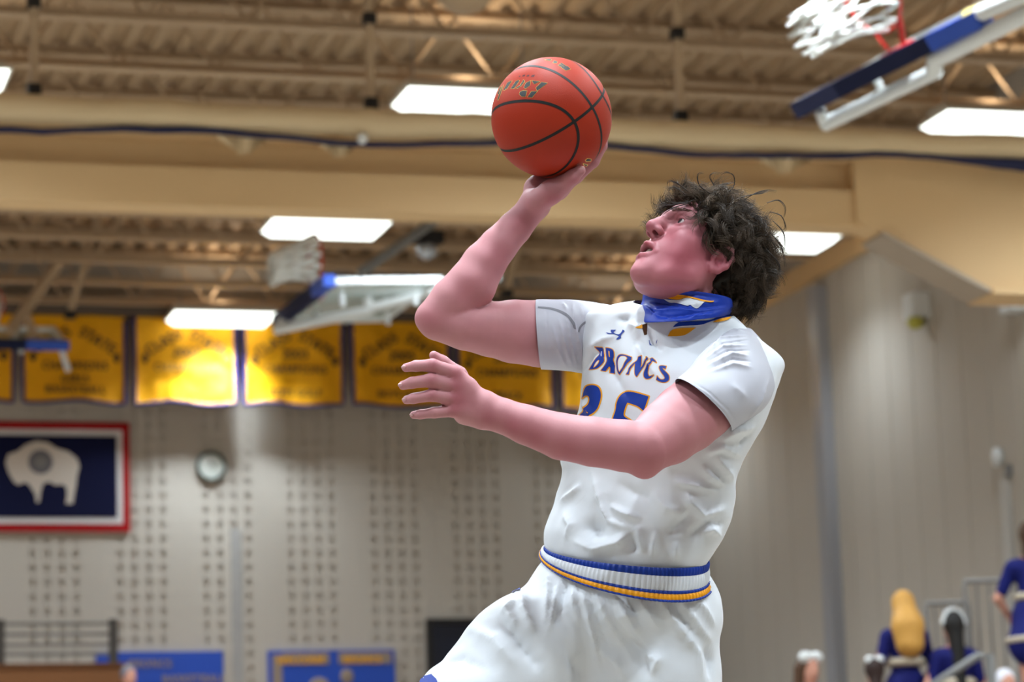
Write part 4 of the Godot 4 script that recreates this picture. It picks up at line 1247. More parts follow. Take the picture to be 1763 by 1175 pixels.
	net_in_thread(jobs, parts, hb, hm - Vector3.ONE * 0.19, hm + Vector3.ONE * 0.19, 0.0026)
	var hand := W(770, 670, d)
	net_in_thread(jobs, parts, ab, hand - Vector3(0.12, 0.10, 0.12), hand + Vector3(0.12, 0.10, 0.12), 0.0028)
	net_in_thread(jobs, parts, ab, bc - Vector3(0.16, 0.2, 0.17), bc + Vector3(0.16, 0.10, 0.17), 0.0032)
	var lo := W(1040, 640, 5.95); var hi := lo
	for q in [W(680, 830, 5.6), W(680, 830, 6.15), W(1300, 830, 5.6), W(1300, 830, 6.15), W(680, 340, 5.85), W(680, 340, 6.2), W(1110, 340, 6.2)]:
		lo = lo.min(q); hi = hi.max(q)
	var mx := W(960, 600, 6.0).x
	net_in_thread(jobs, parts, ab, lo, Vector3(mx, hi.y, hi.z), 0.005)
	net_in_thread(jobs, parts, ab, Vector3(mx - 0.012, lo.y, lo.z), hi, 0.005)
	var t := Body.new()
	t.chain([[W(1178, 560, 6.0), 0.05], [W(1165, 640, 6.01), 0.06], [W(1140, 760, 6.0), 0.07], [W(1100, 900, 6.0), 0.07], [W(1085, 1010, 6.0), 0.08]], 0.03)
	t.bone(W(1040, 590, 6.07), W(1250, 645, 5.97), 0.045, 0.045, 0.03)
	# legs under the shorts: right knee driven forward, left leg trailing
	t.chain([[W(1010, 1060, 6.02), 0.085], [W(800, 1250, 5.88), 0.062], [W(905, 1590, 5.95), 0.036]], 0.03)
	t.chain([[W(1145, 1070, 5.98), 0.085], [W(1150, 1400, 5.96), 0.06], [W(1275, 1700, 6.1), 0.036]], 0.03)
	t.chain([[W(905, 1600, 5.95), 0.038], [W(850, 1650, 5.9), 0.034], [W(810, 1655, 5.86), 0.02]], 0.02)
	t.chain([[W(1275, 1710, 6.1), 0.038], [W(1235, 1770, 6.07), 0.034], [W(1200, 1785, 6.04), 0.02]], 0.02)
	lo = W(1000, 600, 6.0); hi = lo
	for q in [W(640, 500, 5.7), W(640, 1850, 6.3), W(1420, 1850, 5.7), W(1420, 500, 6.3), W(640, 1850, 5.7), W(1420, 500, 5.7)]:
		lo = lo.min(q); hi = hi.max(q)
	net_in_thread(jobs, parts, t, lo, hi, 0.014)
	var mb := MB.new()
	for k in jobs.size():
		jobs[k].wait_to_finish()
		mb.add(parts[k])
	print("body vertices ", mb.v.size())
	var m := mat(Color.WHITE, 0.56, 0.45); m.vertex_color_use_as_albedo = true
	bump(m, noise_tex(0.2, 256, 3), 0.010, 16.0)
	part("body", mb, m, o)

func net_in_thread(jobs: Array[Thread], parts: Array[MB], b: Body, lo: Vector3, hi: Vector3, h: float, tinted := true):
	var m := MB.new(); parts.append(m)
	var t := Thread.new(); jobs.append(t)
	var how = skin if tinted else null
	var own := b.copy()
	t.start(func(): own.net(m, lo, hi, h, how))

func head(b: Body):
	b.H = head_at; b.sc = HS
	var V := func(x: float, y: float, z: float) -> Vector3: return Vector3(x, y, z)
	b.egg(Vector3(0, 0.042, -0.014), Vector3(0.074, 0.082, 0.096), 0.02)
	b.egg(Vector3(0, 0.058, 0.032), Vector3(0.060, 0.052, 0.058), 0.03)
	b.egg(Vector3(0, -0.02, 0.032), Vector3(0.055, 0.080, 0.055), 0.022)
	for s in [-1.0, 1.0]:
		b.bone(Vector3(s * 0.007, 0.045, 0.089), Vector3(s * 0.046, 0.049, 0.067), 0.011, 0.011, 0.014)    # brow
		b.egg(Vector3(s * 0.044, -0.003, 0.050), Vector3(0.019, 0.016, 0.023), 0.034)                       # cheekbone
		b.egg(Vector3(s * 0.040, -0.037, 0.044), Vector3(0.021, 0.032, 0.026), 0.030)                        # cheek
		b.chain([[Vector3(s * 0.055, -0.028, -0.004), 0.012], [Vector3(s * 0.050, -0.060, 0.008), 0.012], [Vector3(s * 0.030, -0.084, 0.047), 0.0105], [Vector3(s * 0.010, -0.0955, 0.073), 0.0105]], 0.032)
	b.egg(Vector3(0, -0.0975, 0.079), Vector3(0.0175, 0.0125, 0.0175), 0.014)
	b.egg(Vector3(0, -0.082, 0.0770), Vector3(0.024, 0.015, 0.0150), 0.018)                                 # chin
	b.egg(Vector3(0, -0.056, 0.024), Vector3(0.044, 0.040, 0.048), 0.018)                                   # under the jaw
	b.egg(Vector3(0, -0.048, 0.066), Vector3(0.034, 0.040, 0.030), 0.020)                                   # muzzle
	# nose
	b.chain([[Vector3(0, 0.040, 0.086), 0.0085], [Vector3(0, 0.018, 0.098), 0.0100], [Vector3(0, 0.004, 0.1075), 0.0110]], 0.014)
	b.egg(Vector3(0, -0.0005, 0.108), Vector3(0.0125, 0.0105, 0.0118), 0.010)
	for s in [-1.0, 1.0]:
		b.egg(Vector3(s * 0.0135, -0.0045, 0.098), Vector3(0.0078, 0.0078, 0.0105), 0.006)
	b.bone(Vector3(0, -0.006, 0.106), Vector3(0, -0.014, 0.096), 0.0055, 0.006, 0.006)
	# eye sockets, then lids over the eyeballs
	for s in [-1.0, 1.0]:
		b.egg(Vector3(s * 0.032, 0.031, 0.094), Vector3(0.017, 0.010, 0.016), 0.014, true)
		b.egg(Vector3(s * 0.033, 0.0325, 0.0695), Vector3(0.0148, 0.0128, 0.0138), 0.006)
		b.egg(Vector3(s * 0.034, 0.0318, 0.085), Vector3(0.0122, 0.0052, 0.012), 0.002, true, Basis(Vector3.FORWARD, s * 0.10))
		b.egg(Vector3(s * 0.0085, -0.0105, 0.1000), Vector3(0.0046, 0.0080, 0.0066), 0.0015, true, Basis(Vector3.FORWARD, s * -0.5))   # nostril
	# open mouth between full lips
	b.egg(Vector3(0, -0.0535, 0.096), Vector3(0.0225, 0.0105, 0.034), 0.003, true)
	for s in [-1.0, 1.0]:
		b.chain([[Vector3(s * 0.003, -0.0370, 0.0995), 0.0052], [Vector3(s * 0.013, -0.0400, 0.0945), 0.0048], [Vector3(s * 0.0240, -0.0515, 0.0845), 0.0030]], 0.007)
		b.chain([[Vector3(0, -0.0660, 0.0955), 0.0056], [Vector3(s * 0.012, -0.0645, 0.0915), 0.0050], [Vector3(s * 0.0240, -0.0530, 0.0840), 0.0030]], 0.007)
	# ears
	for s in [-1.0, 1.0]:
		b.egg(Vector3(s * 0.0765, 0.001, -0.014), Vector3(0.0065, 0.027, 0.017), 0.008)
		b.chain([[Vector3(s * 0.076, 0.012, 0.0), 0.0042], [Vector3(s * 0.083, 0.028, -0.006), 0.0046], [Vector3(s * 0.088, 0.030, -0.020), 0.0046], [Vector3(s * 0.090, 0.014, -0.031), 0.0044], [Vector3(s * 0.086, -0.006, -0.029), 0.0046], [Vector3(s * 0.079, -0.022, -0.020), 0.0062], [Vector3(s * 0.0745, -0.026, -0.010), 0.0060], [Vector3(s * 0.072, -0.019, -0.003), 0.0050]], 0.004)
		b.bone(Vector3(s * 0.083, 0.016, -0.016), Vector3(s * 0.081, -0.010, -0.022), 0.0042, 0.0042, 0.006)
		b.egg(Vector3(s * 0.083, -0.003, -0.0095), Vector3(0.0065, 0.011, 0.0075), 0.003, true)
		b.egg(Vector3(s * 0.075, -0.003, 0.000), Vector3(0.0052, 0.0065, 0.004), 0.004)
	b.H = Transform3D(); b.sc = 1.0

func tints():
	var h := func(x: float, y: float, z: float) -> Vector3: return head_at * Vector3(x, y, z)
	var flush := lin(150, 44, 66)
	var deep := lin(154, 62, 78)
	spot(h.call(0.056, -0.034, 0.045), 0.095, flush, 0.62)
	spot(h.call(0.050, -0.066, 0.045), 0.060, flush, 0.30)
	spot(h.call(0.04, 0.0, 0.075), 0.045, flush, 0.30)
	spot(h.call(0.0, 0.0, 0.115), 0.022, flush, 0.55)
	spot(h.call(0.02, 0.075, 0.085), 0.05, flush, 0.35)
	spot(h.call(0.082, -0.01, -0.02), 0.035, flush, 0.65)
	spot(h.call(0.0, -0.09, 0.09), 0.05, flush, 0.25)
	for q in [[0.003, -0.0375, 0.104], [0.010, -0.039, 0.100], [0.018, -0.045, 0.092], [0.0245, -0.0515, 0.086], [0.0, -0.067, 0.101], [0.010, -0.065, 0.097], [0.018, -0.060, 0.089]]:
		spot(h.call(q[0], q[1], q[2]), 0.0085, lin(160, 58, 70), 0.75)
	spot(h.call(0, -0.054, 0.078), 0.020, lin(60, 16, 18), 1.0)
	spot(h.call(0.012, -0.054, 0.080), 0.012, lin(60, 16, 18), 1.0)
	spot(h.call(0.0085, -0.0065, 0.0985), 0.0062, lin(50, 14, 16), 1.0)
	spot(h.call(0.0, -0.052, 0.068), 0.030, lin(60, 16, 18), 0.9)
	for k in 7: spot(h.call(0.016 + 0.006 * k, 0.050 + 0.003 * sin(k * 0.5), 0.099 - 0.0042 * k), 0.0055, lin(126, 80, 68), 0.6)
	for k in 4: spot(h.call(0.024 + 0.006 * k, 0.0375 - 0.0006 * k * k, 0.083 - 0.002 * k), 0.0028, lin(95, 55, 50), 0.7)
	# arms: flushed outer forearm, wrist, knuckles, elbows
	for q in [[880, 738, 5.68, 0.035, 0.6], [920, 756, 5.68, 0.04, 0.55], [975, 780, 5.67, 0.05, 0.5], [840, 722, 5.69, 0.03, 0.5], [1040, 790, 5.66, 0.06, 0.35], [1110, 800, 5.66, 0.06, 0.35], [1160, 790, 5.70, 0.07, 0.35], [1215, 745, 5.76, 0.07, 0.25],
			[787, 666, 5.70, 0.02, 0.5], [786, 687, 5.70, 0.02, 0.5], [783, 645, 5.70, 0.02, 0.5], [782, 707, 5.70, 0.02, 0.45], [742, 655, 5.69, 0.016, 0.45], [745, 629, 5.69, 0.016, 0.4], [744, 681, 5.69, 0.016, 0.4], [805, 690, 5.69, 0.03, 0.3],
			[810, 500, 5.95, 0.05, 0.30], [855, 440, 5.98, 0.05, 0.35], [900, 380, 6.0, 0.04, 0.4], [950, 345, 5.97, 0.03, 0.5], [740, 550, 5.97, 0.035, 0.4], [985, 315, 5.96, 0.02, 0.4]]:
		spot(W(q[0], q[1], q[2]), q[3], deep, q[4])

func face_parts(o: Node3D):
	for s in [1.0, -1.0]:
		var mb := MB.new()
		var c := head_at * Vector3(s * 0.033, 0.0325, 0.0695)
		var gz := (head_at.basis * Vector3(-0.05, 0.06, 1.0)).normalized()
		var sx := gz.cross(head_at.basis.x).normalized()
		var B := Basis(sx, gz, sx.cross(gz))
		for k in 25:
			var th := PI * k / 24.0
			mb.col = lin(8, 8, 8) if th < 0.24 else (lin(48, 52, 54) if th < 0.56 else lin(188, 174, 172))
			for j in 24:
				var dd := Vector3(sin(th) * cos(TAU * j / 24.0), cos(th), sin(th) * sin(TAU * j / 24.0))
				mb.vert(c + B * dd * 0.0124 * HS, B * dd)
		for k in 24:
			for j in 24:
				var a := k * 24 + j; var q := k * 24 + (j + 1) % 24
				mb.tri(a, q, a + 24); mb.tri(q, q + 24, a + 24)
		var m := mat(Color.WHITE, 0.08, 0.5); m.vertex_color_use_as_albedo = true
		part("eye", mb, m, o)
		mb = MB.new()                                         # brow hairs
		for k in 110:
			var f := k / 109.0
			var p := head_at * Vector3(s * lerpf(0.014, 0.054, f), 0.0485 + 0.0055 * sin(PI * minf(f * 0.8 + 0.1, 1.0)) + rng.randf_range(-0.003, 0.003), lerpf(0.1008, 0.0730, f * (0.5 + 0.5 * f)) - 0.0015)
			mb.tube(PackedVector3Array([p, p + head_at.basis * Vector3(s * 0.0035, 0.0012, -0.0002), p + head_at.basis * Vector3(s * 0.0070, 0.0010, -0.003)]), PackedFloat32Array([0.00035, 0.0004, 0.0001]), 4, false)
		part("eyebrow", mb, mat(Color(0.36, 0.24, 0.20), 0.6, 0.3), o).set_meta("kind", "stuff")
	# nails of the thumb under the ball and of the lowered hand
	var nm := mat(Color(0.80, 0.62, 0.62), 0.35, 0.5)
	for q in [[1002, 290.5, 5.9605, 5.2, 3.8, -0.75], [695, 632.5, 5.709, 4.6, 3.2, -0.2], [689.5, 663, 5.711, 5.0, 3.4, -0.25], [696, 688, 5.711, 4.6, 3.2, -0.25], [708.5, 714.5, 5.713, 4.0, 2.8, -0.2]]:
		var nb := MB.new()
		nb.ball(W(q[0], q[1], q[2]), Vector3(q[3], q[4], 2.0) * (q[2] / F), 8, 14, cam.basis * Basis(Vector3.BACK, -q[5]) * Basis(Vector3.UP, 0.35 if q[0] < 900 else -0.2))
		part("fingernail", nb, nm, o)
	var t := MB.new()
	for k in 8:
		var a := (k - 3.5) * 0.17
		t.ball(head_at * Vector3(sin(a) * 0.028, -0.0440, 0.062 + cos(a) * 0.026), Vector3(0.0042, 0.0045, 0.003) * HS, 6, 8, head_at.basis.orthonormalized() * Basis(Vector3.UP, a))
	part("teeth", t, mat(Color(0.85, 0.82, 0.76), 0.25, 0.5), o)

func hairy(p: Vector3) -> bool:                             # head-local: does hair grow here
	if p.y > 0.100: return p.z < 0.078
	if p.y > 0.030: return p.z < 0.034 + (p.y - 0.03) * 0.58
	if p.y > 0.0: return p.z < 0.012 + p.y * 0.7
	return p.z < -0.034 and p.y > -0.085

func hair(o: Node3D):
	var c0 := Vector3(0, 0.040, -0.016)
	var r0 := Vector3(0.078, 0.088, 0.102)
	var no := FastNoiseLite.new(); no.seed = 11; no.frequency = 30.0
	var hm := mat(Color.WHITE, 0.42, 0.6); hm.vertex_color_use_as_albedo = true
	hm.metallic_specular = 0.32; hm.roughness = 0.5
	var mb := MB.new()
	mb.col = Color(0.016, 0.012, 0.010)
	mb.grid(96, 64, func(u: float, v: float):
		var th := PI * clampf(v, 0.004, 0.996)
		var d := Vector3(sin(th) * cos(TAU * u), cos(th), sin(th) * sin(TAU * u))
		var p := c0 + d * r0
		if p.y < -0.02: p = Vector3(p.x, p.y, p.z - 0.0)
		var ear := (p - Vector3(signf(p.x) * 0.078, -0.006, -0.006)).length()
		var g := lerpf(-0.010, 0.011 + 0.007 * no.get_noise_3dv(p), smoothstep(0.030, 0.040, ear)) if hairy(p * Vector3(1, 1, 1.03)) else -0.014
		return head_at * (p + d * g), true)
	var hair_node := part("hair", mb, hm, o)
	var down := (head_at.basis.inverse() * Vector3.DOWN).normalized()
	var left := (head_at.basis.inverse() * (cam.basis * Vector3.LEFT)).normalized()
	# a dozen shapes of lock, each a bundle of fine strands with one curl, set out over the scalp
	var kinds := 14
	var places := []
	for k in kinds: places.append([])
	var tints2 := []
	for k in kinds: tints2.append([])
	for k in 1750:
		var d := Vector3(rng.randfn(), rng.randfn() + 0.15, rng.randfn() - 0.15).normalized()
		var p := c0 + d * r0
		if not hairy(p): continue
		var ear := (p - Vector3(signf(p.x) * 0.078, -0.008, -0.006)).length()
		if ear < 0.027: continue
		var top := smoothstep(0.06, 0.12, p.y)
		var front := smoothstep(0.01, 0.06, p.z)
		var back := smoothstep(0.0, -0.07, p.z)
		var layer := rng.randf()
		var nrm := (d / r0).normalized()
		var comb := down * (1.0 - 0.8 * top) + left * (0.35 * front) + Vector3(0, 0, -0.5) * (1.0 - front) + Vector3(rng.randfn(), rng.randfn(), rng.randfn()) * 0.5
		comb += Vector3(0, 0.35, -0.65) * smoothstep(0.075, 0.035, ear)      # swept back over the ear
		comb = (comb - nrm * comb.dot(nrm)).normalized()
		var lift := lerpf(0.15, 0.75, layer) + 0.45 * top + 0.5 * front + 0.5 * back - 0.25 * smoothstep(0.02, -0.05, p.y)
		var flow := (comb + nrm * lift).normalized()
		var side := flow.cross(nrm + Vector3(rng.randfn(), rng.randfn(), rng.randfn()) * 0.35).normalized()
		var L := rng.randf_range(0.044, 0.074) * (0.62 if p.y < 0.02 else 1.0) * (1.0 + 0.15 * top - 0.12 * front) * lerpf(1.0, 0.62, smoothstep(0.065, 0.035, ear))
		var y := head_at.basis * flow * L
		var x := head_at.basis * side * L * (1.0 if rng.randf() < 0.5 else -1.0)
		var z := head_at.basis * flow.cross(side) * L
		var which := rng.randi() % kinds
		places[which].append(Transform3D(Basis(x, y, z), head_at * (c0 + d * r0 * (1.03 + 0.10 * layer * rng.randf()))))
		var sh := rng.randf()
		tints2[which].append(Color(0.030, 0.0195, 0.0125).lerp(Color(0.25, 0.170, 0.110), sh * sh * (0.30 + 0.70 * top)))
	for k in 260:                                             # nape: short curls on the back of the neck
		var a := rng.randf_range(-0.95, 0.95)
		var yy := rng.randf_range(-0.080, -0.02)
		var out := Vector3(sin(a), 0, -cos(a))
		var p := Vector3(0, yy, -0.042) + out * 0.058
		if absf(a) > 1.1 and yy > -0.045: continue
		var flow := (out * rng.randf_range(0.25, 0.8) + Vector3(0, -0.75, -0.1) + Vector3(rng.randfn(), rng.randfn(), rng.randfn()) * 0.3).normalized()
		var side := flow.cross(out + Vector3(rng.randfn(), rng.randfn(), rng.randfn()) * 0.3).normalized()
		var L := rng.randf_range(0.028, 0.048)
		var which := rng.randi() % kinds
		places[which].append(Transform3D(Basis(head_at.basis * side * L, head_at.basis * flow * L, head_at.basis * flow.cross(side) * L), head_at * p))
		tints2[which].append(Color(0.030, 0.0195, 0.0125).lerp(Color(0.12, 0.08, 0.05), rng.randf() * 0.4))
	for which in kinds:
		var st := MB.new()
		var curl := rng.randf_range(0.6, 1.7)
		var amp := rng.randf_range(0.09, 0.20)
		var ph := rng.randf() * TAU
		var hook := rng.randf_range(0.1, 0.5)
		for k in 20:
			var o2 := Vector3(rng.randfn() * 0.06, 0, rng.randfn() * 0.06)
			var dp := rng.randfn() * 0.13
			var da := rng.randf_range(0.88, 1.12)
			var len := rng.randf_range(0.75, 1.1)
			var pl := PackedVector3Array(); var rl := PackedFloat32Array()
			for j in 15:
				var f := j / 14.0
				var a := ph + dp + TAU * curl * f
				var am := amp * da * (0.25 + 0.85 * f)
				pl.append(o2 * (1.0 - 0.65 * f + 0.5 * f * f) + Vector3((cos(a) - cos(ph + dp)) * am, len * f * (1.0 - 0.25 * hook * f), (sin(a) - sin(ph + dp)) * am + hook * f * f * 0.6))
				rl.append(0.0085 * (1.0 - 0.85 * f * f))
			st.tube(pl, rl, 4, false)
		var mm := MultiMesh.new(); mm.transform_format = MultiMesh.TRANSFORM_3D; mm.use_colors = true
		mm.mesh = st.node("lock", hm).mesh; mm.instance_count = places[which].size()
		var inv := hair_node.global_transform.affine_inverse() if hair_node.is_inside_tree() else Transform3D()
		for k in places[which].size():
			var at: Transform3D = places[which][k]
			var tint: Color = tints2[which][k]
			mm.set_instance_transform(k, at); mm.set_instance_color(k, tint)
		var mi := MultiMeshInstance3D.new(); mi.name = "locks"; mi.multimesh = mm; mi.material_override = hm; mi.set_meta("kind", "stuff")
		hair_node.add_child(mi, true)
	# loose wisps that break the outline, from the photograph
	var wp := MB.new(); wp.col = Color(0.030, 0.021, 0.016)
	for q in [[[1200, 345], [1165, 352], [1142, 352], [1136, 346], [1140, 340]], [[1195, 345], [1170, 350], [1150, 345], [1145, 335]], [[1185, 350], [1160, 358], [1145, 366], [1141, 372]], [[1205, 350], [1203, 365], [1204, 385], [1212, 403]], [[1215, 345], [1203, 352], [1201, 372], [1207, 392], [1213, 400]], [[1225, 335], [1205, 320], [1202, 302], [1212, 299]], [[1255, 330], [1264, 318], [1262, 302], [1250, 296], [1240, 299]], [[1280, 345], [1300, 333], [1320, 328], [1335, 330]], [[1275, 340], [1295, 335], [1312, 332], [1325, 328]],
			[[1325, 365], [1345, 372], [1352, 392], [1346, 398]], [[1330, 380], [1348, 400], [1351, 425], [1345, 432]], [[1325, 400], [1342, 420], [1350, 445], [1352, 462]], [[1320, 430], [1340, 452], [1345, 468], [1352, 470]], [[1230, 320], [1222, 305], [1228, 298], [1240, 300]], [[1185, 330], [1165, 315], [1152, 312], [1150, 322]], [[1180, 335], [1160, 322], [1150, 330], [1158, 338]], [[1320, 350], [1340, 345], [1352, 358], [1350, 375]]]:
		for rep in 4:
			var pl := PackedVector3Array(); var rl := PackedFloat32Array()
			var jx := rng.randf_range(-3, 3); var jy := rng.randf_range(-3, 3); var jd := rng.randf_range(-0.02, 0.02)
			var n: int = q.size()
			for j in 13:
				var f := j / 12.0 * (n - 1)
				var a := mini(int(f), n - 2)
				var g := func(i: int): return Vector2(q[clampi(i, 0, n - 1)][0], q[clampi(i, 0, n - 1)][1])
				var p2: Vector2 = (g.call(a) as Vector2).cubic_interpolate(g.call(a + 1), g.call(a - 1), g.call(a + 2), f - a)
				pl.append(W(p2.x + jx * j / 12.0, p2.y + jy * j / 12.0, 5.965 + jd)); rl.append(0.0008 * (1.0 - 0.8 * j / 12.0))
			wp.tube(pl, rl, 5, false)
	part("wisp", wp, hm, hair_node).set_meta("kind", "stuff")

var J: Loft
var jersey_thread: Thread
var jersey_mb := MB.new()
func jersey(o: Node3D):
	J = loft([
		[948, 952, 1207, 980, 6.07, 5.94, 0.118, 0, 24], [939, 938, 1219, 963, 6.07, 5.94, 0.129, 0, 18], [940, 910, 1243, 925, 6.07, 5.94, 0.128, 0, 10], [952, 872, 1259, 893, 6.07, 5.93, 0.122, 0, 4], [957, 850, 1266, 855, 6.07, 5.93, 0.120, 0, 0], [966, 812, 1270, 825, 6.07, 5.93, 0.120, 0, 0],
		[966, 788, 1286, 785, 6.08, 5.93, 0.134, 0, -2], [984, 738, 1312, 738, 6.08, 5.93, 0.143, 0, -4], [997, 700, 1332, 690, 6.07, 5.94, 0.145, 0, -6], [1002, 652, 1345, 650, 6.06, 5.97, 0.140, 0, -8], [1000, 612, 1347, 622, 6.06, 5.99, 0.123, 0, -10], [994, 575, 1318, 592, 6.07, 5.99, 0.103, 0, -12], [1004, 545, 1292, 570, 6.075, 5.98, 0.090, 0, -10], [1046, 526, 1272, 552, 6.06, 5.97, 0.074, 0, 0], [1090, 519, 1262, 545, 6.04, 5.97, 0.058, -4, 6]], 0.86)
	J.back = 0.9
	J.noise = FastNoiseLite.new(); J.noise.frequency = 6.0; J.noise.seed = 4; J.noise.fractal_octaves = 3; J.noise_h = 0.006
	for q in [[[[1019, 815], [1038, 875], [1046, 898], [1082, 911]], 7, 8], [[[1048, 870], [1074, 884], [1105, 895]], 6, 7], [[[982, 930], [1023, 945], [1064, 936], [1086, 918]], 9, 8], [[[1000, 905], [1020, 912], [1045, 918]], 17, -10], [[[1184, 850], [1191, 867], [1212, 888], [1248, 877]], 8, 8], [[[1158, 829], [1186, 834], [1237, 847]], 8, 6], [[[1207, 800], [1225, 820], [1248, 838]], 7, 6], [[[1232, 780], [1248, 805], [1262, 828]], 8, 7],
			[[[1186, 925], [1220, 903], [1247, 903]], 8, -7], [[[1209, 917], [1225, 908], [1240, 925]], 7, 6], [[[1098, 905], [1102, 930], [1108, 955]], 6, 5], [[[1130, 912], [1126, 940], [1124, 958]], 6, 5], [[[1166, 930], [1164, 950], [1165, 965]], 6, 4], [[[1085, 915], [1092, 940], [1090, 955]], 6, -5], [[[965, 862], [985, 850], [1000, 835]], 6, 5], [[[970, 885], [985, 905], [975, 930]], 7, 5], [[[1190, 880], [1170, 900], [1150, 925]], 10, -6], [[[1120, 850], [1150, 875], [1185, 895]], 12, 5], [[[1060, 830], [1090, 850], [1120, 860]], 14, -5],
			[[[1060, 605], [1050, 640], [1085, 690]], 9, -5], [[[1095, 590], [1110, 620], [1132, 650]], 6, 5], [[[1118, 565], [1124, 590], [1140, 605]], 5, -5], [[[1010, 600], [1040, 585], [1060, 580]], 7, 5], [[[1004, 640], [1020, 610], [1040, 600]], 6, -5], [[[1080, 555], [1096, 565], [1100, 585]], 7, 5], [[[1060, 545], [1085, 550]], 8, -6], [[[1000, 690], [1020, 720]], 7, 5], [[[1240, 760], [1270, 740], [1300, 735]], 8, 6], [[[1270, 770], [1295, 750]], 7, -5], [[[1215, 780], [1245, 770], [1275, 785]], 9, 6]]:
		fold(J, q[0], q[1] * 1.25, q[2] * 1.5)
	jersey_thread = Thread.new()
	jersey_thread.start(func(): J.build(jersey_mb, 260, 230))

func jersey_marks(o: Node3D):
	jersey_thread.wait_to_finish()
	var g := part("jersey", jersey_mb, M.jersey, o)
	var A := func(p): return [1000 + p[0] / 9.789, 580 + p[1] / 9.789]
	var N := func(p): return [980 + p[0] / 9.789, 640 + p[1] / 9.789]
	var Cc := func(p): return [1030 + p[0] / 7.052, 500 + p[1] / 7.052]
	var word := [
		[[[240, 178], [345, 178], [370, 240], [390, 330], [378, 352], [388, 390], [380, 430], [330, 490], [260, 545], [150, 555], [210, 430], [270, 330], [290, 300]], [[[305, 232], [322, 245], [347, 318], [337, 332], [315, 290]], [[285, 395], [314, 398], [302, 450], [242, 520], [218, 522], [240, 460]]]],
		[[[410, 185], [500, 195], [553, 235], [540, 330], [515, 372], [530, 450], [530, 610], [455, 600], [470, 505], [455, 495], [405, 580], [335, 570], [400, 480], [440, 390], [425, 330]], [[[460, 238], [484, 248], [482, 342], [464, 332]]]],
		[[[640, 298], [740, 305], [855, 345], [850, 390], [780, 440], [720, 530], [640, 635], [610, 610], [575, 470], [575, 370]], [[[675, 322], [760, 330], [787, 365], [730, 440], [700, 520], [640, 592], [620, 560], [606, 450], [618, 370]]]],
		[[[970, 345], [1035, 345], [1010, 480], [1000, 520], [1040, 480], [1110, 400], [1108, 345], [1140, 375], [1125, 420], [1050, 510], [985, 590], [935, 672], [905, 640], [895, 560], [910, 440], [850, 500], [815, 560], [800, 635], [755, 630], [790, 580], [800, 520], [880, 440], [950, 400]], []],
		[[[1165, 370], [1200, 350], [1255, 395], [1272, 432], [1215, 400], [1195, 410], [1190, 445], [1130, 560], [1120, 620], [1145, 665], [1225, 645], [1160, 700], [1090, 710], [1050, 665], [1055, 590], [1105, 510], [1180, 420]], []],
		[[[1320, 490], [1360, 480], [1440, 500], [1425, 545], [1375, 522], [1385, 550], [1470, 630], [1490, 680], [1480, 740], [1400, 775], [1310, 750], [1268, 720], [1285, 660], [1330, 720], [1400, 720], [1420, 680], [1340, 580], [1315, 520]], []]]
	for q in word:
		patch(J, q[0].map(A), 0.5, M.yellow, "letter_edge", g, 1.25)
		patch(J, q[0].map(A), 0.9, M.ink, "letter", g)
		for h in q[1]:
			patch(J, h.map(A), 1.15, M.yellow, "letter_edge", g)
			patch(J, h.map(A), 1.35, M.jersey, "letter_gap", g, -1.0)
	for q in [[[290, 255], [345, 232], [420, 228], [495, 255], [535, 330], [548, 430], [520, 540], [470, 640], [350, 750], [280, 800], [120, 810], [165, 722], [240, 690], [310, 600], [350, 500], [345, 430], [305, 400], [255, 420], [225, 450], [245, 350]],
			[[930, 335], [1090, 345], [1335, 420], [1255, 665], [1170, 590], [1080, 555], [985, 525], [950, 600], [915, 720], [930, 765], [1060, 840], [1130, 950], [1120, 1080], [1000, 1200], [800, 1180], [820, 1100], [960, 1090], [1010, 980], [960, 900], [860, 870], [730, 870], [735, 790], [790, 650], [800, 540], [850, 410]]]:
		patch(J, q.map(N), 0.5, M.yellow, "number_edge", g, 2.4)
		patch(J, q.map(N), 0.9, M.ink, "number", g)
	patch(J, [[88, 508], [150, 525], [165, 520], [148, 500], [150, 478], [215, 478], [185, 510], [205, 530], [250, 540], [280, 510], [295, 475], [322, 495], [270, 545], [275, 580], [240, 602], [215, 598], [250, 560], [230, 548], [180, 530], [125, 542]].map(Cc), 1.0, M.ink, "chest_logo", g)
	patch(J, [[845, 565], [895, 465], [1190, 455], [1120, 510], [1030, 560]].map(Cc), 1.6, M.yellow, "collar_bar", g, 0.0, 2.5)
	patch(J, [[908, 455], [945, 410], [1010, 382], [1300, 378], [1420, 345], [1480, 318], [1610, 328], [1600, 338], [1450, 350], [1330, 395], [1250, 425], [1030, 435]].map(Cc), 1.8, M.ink, "collar_bar", g, 0.0, 2.5)
	patch(J, [[1385, 390], [1470, 345], [1615, 338], [1580, 362], [1440, 390]].map(Cc), 2.0, M.yellow, "collar_bar", g, 0.0, 2.5)
	patch(J, [[460, 490], [540, 420], [545, 470], [520, 480]].map(Cc), 1.6, M.yellow, "collar_bar", g, 0.0, 2.5)
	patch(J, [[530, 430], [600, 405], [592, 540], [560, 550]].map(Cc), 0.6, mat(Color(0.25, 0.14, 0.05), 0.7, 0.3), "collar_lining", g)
	patch(J, [[612, 600], [620, 600], [625, 640], [655, 655], [620, 655]].map(Cc), 1.0, M.ink, "small_mark", g)
	patch(J, [[695, 630], [712, 602], [716, 604], [702, 636]].map(Cc), 1.0, M.ink, "small_mark", g)

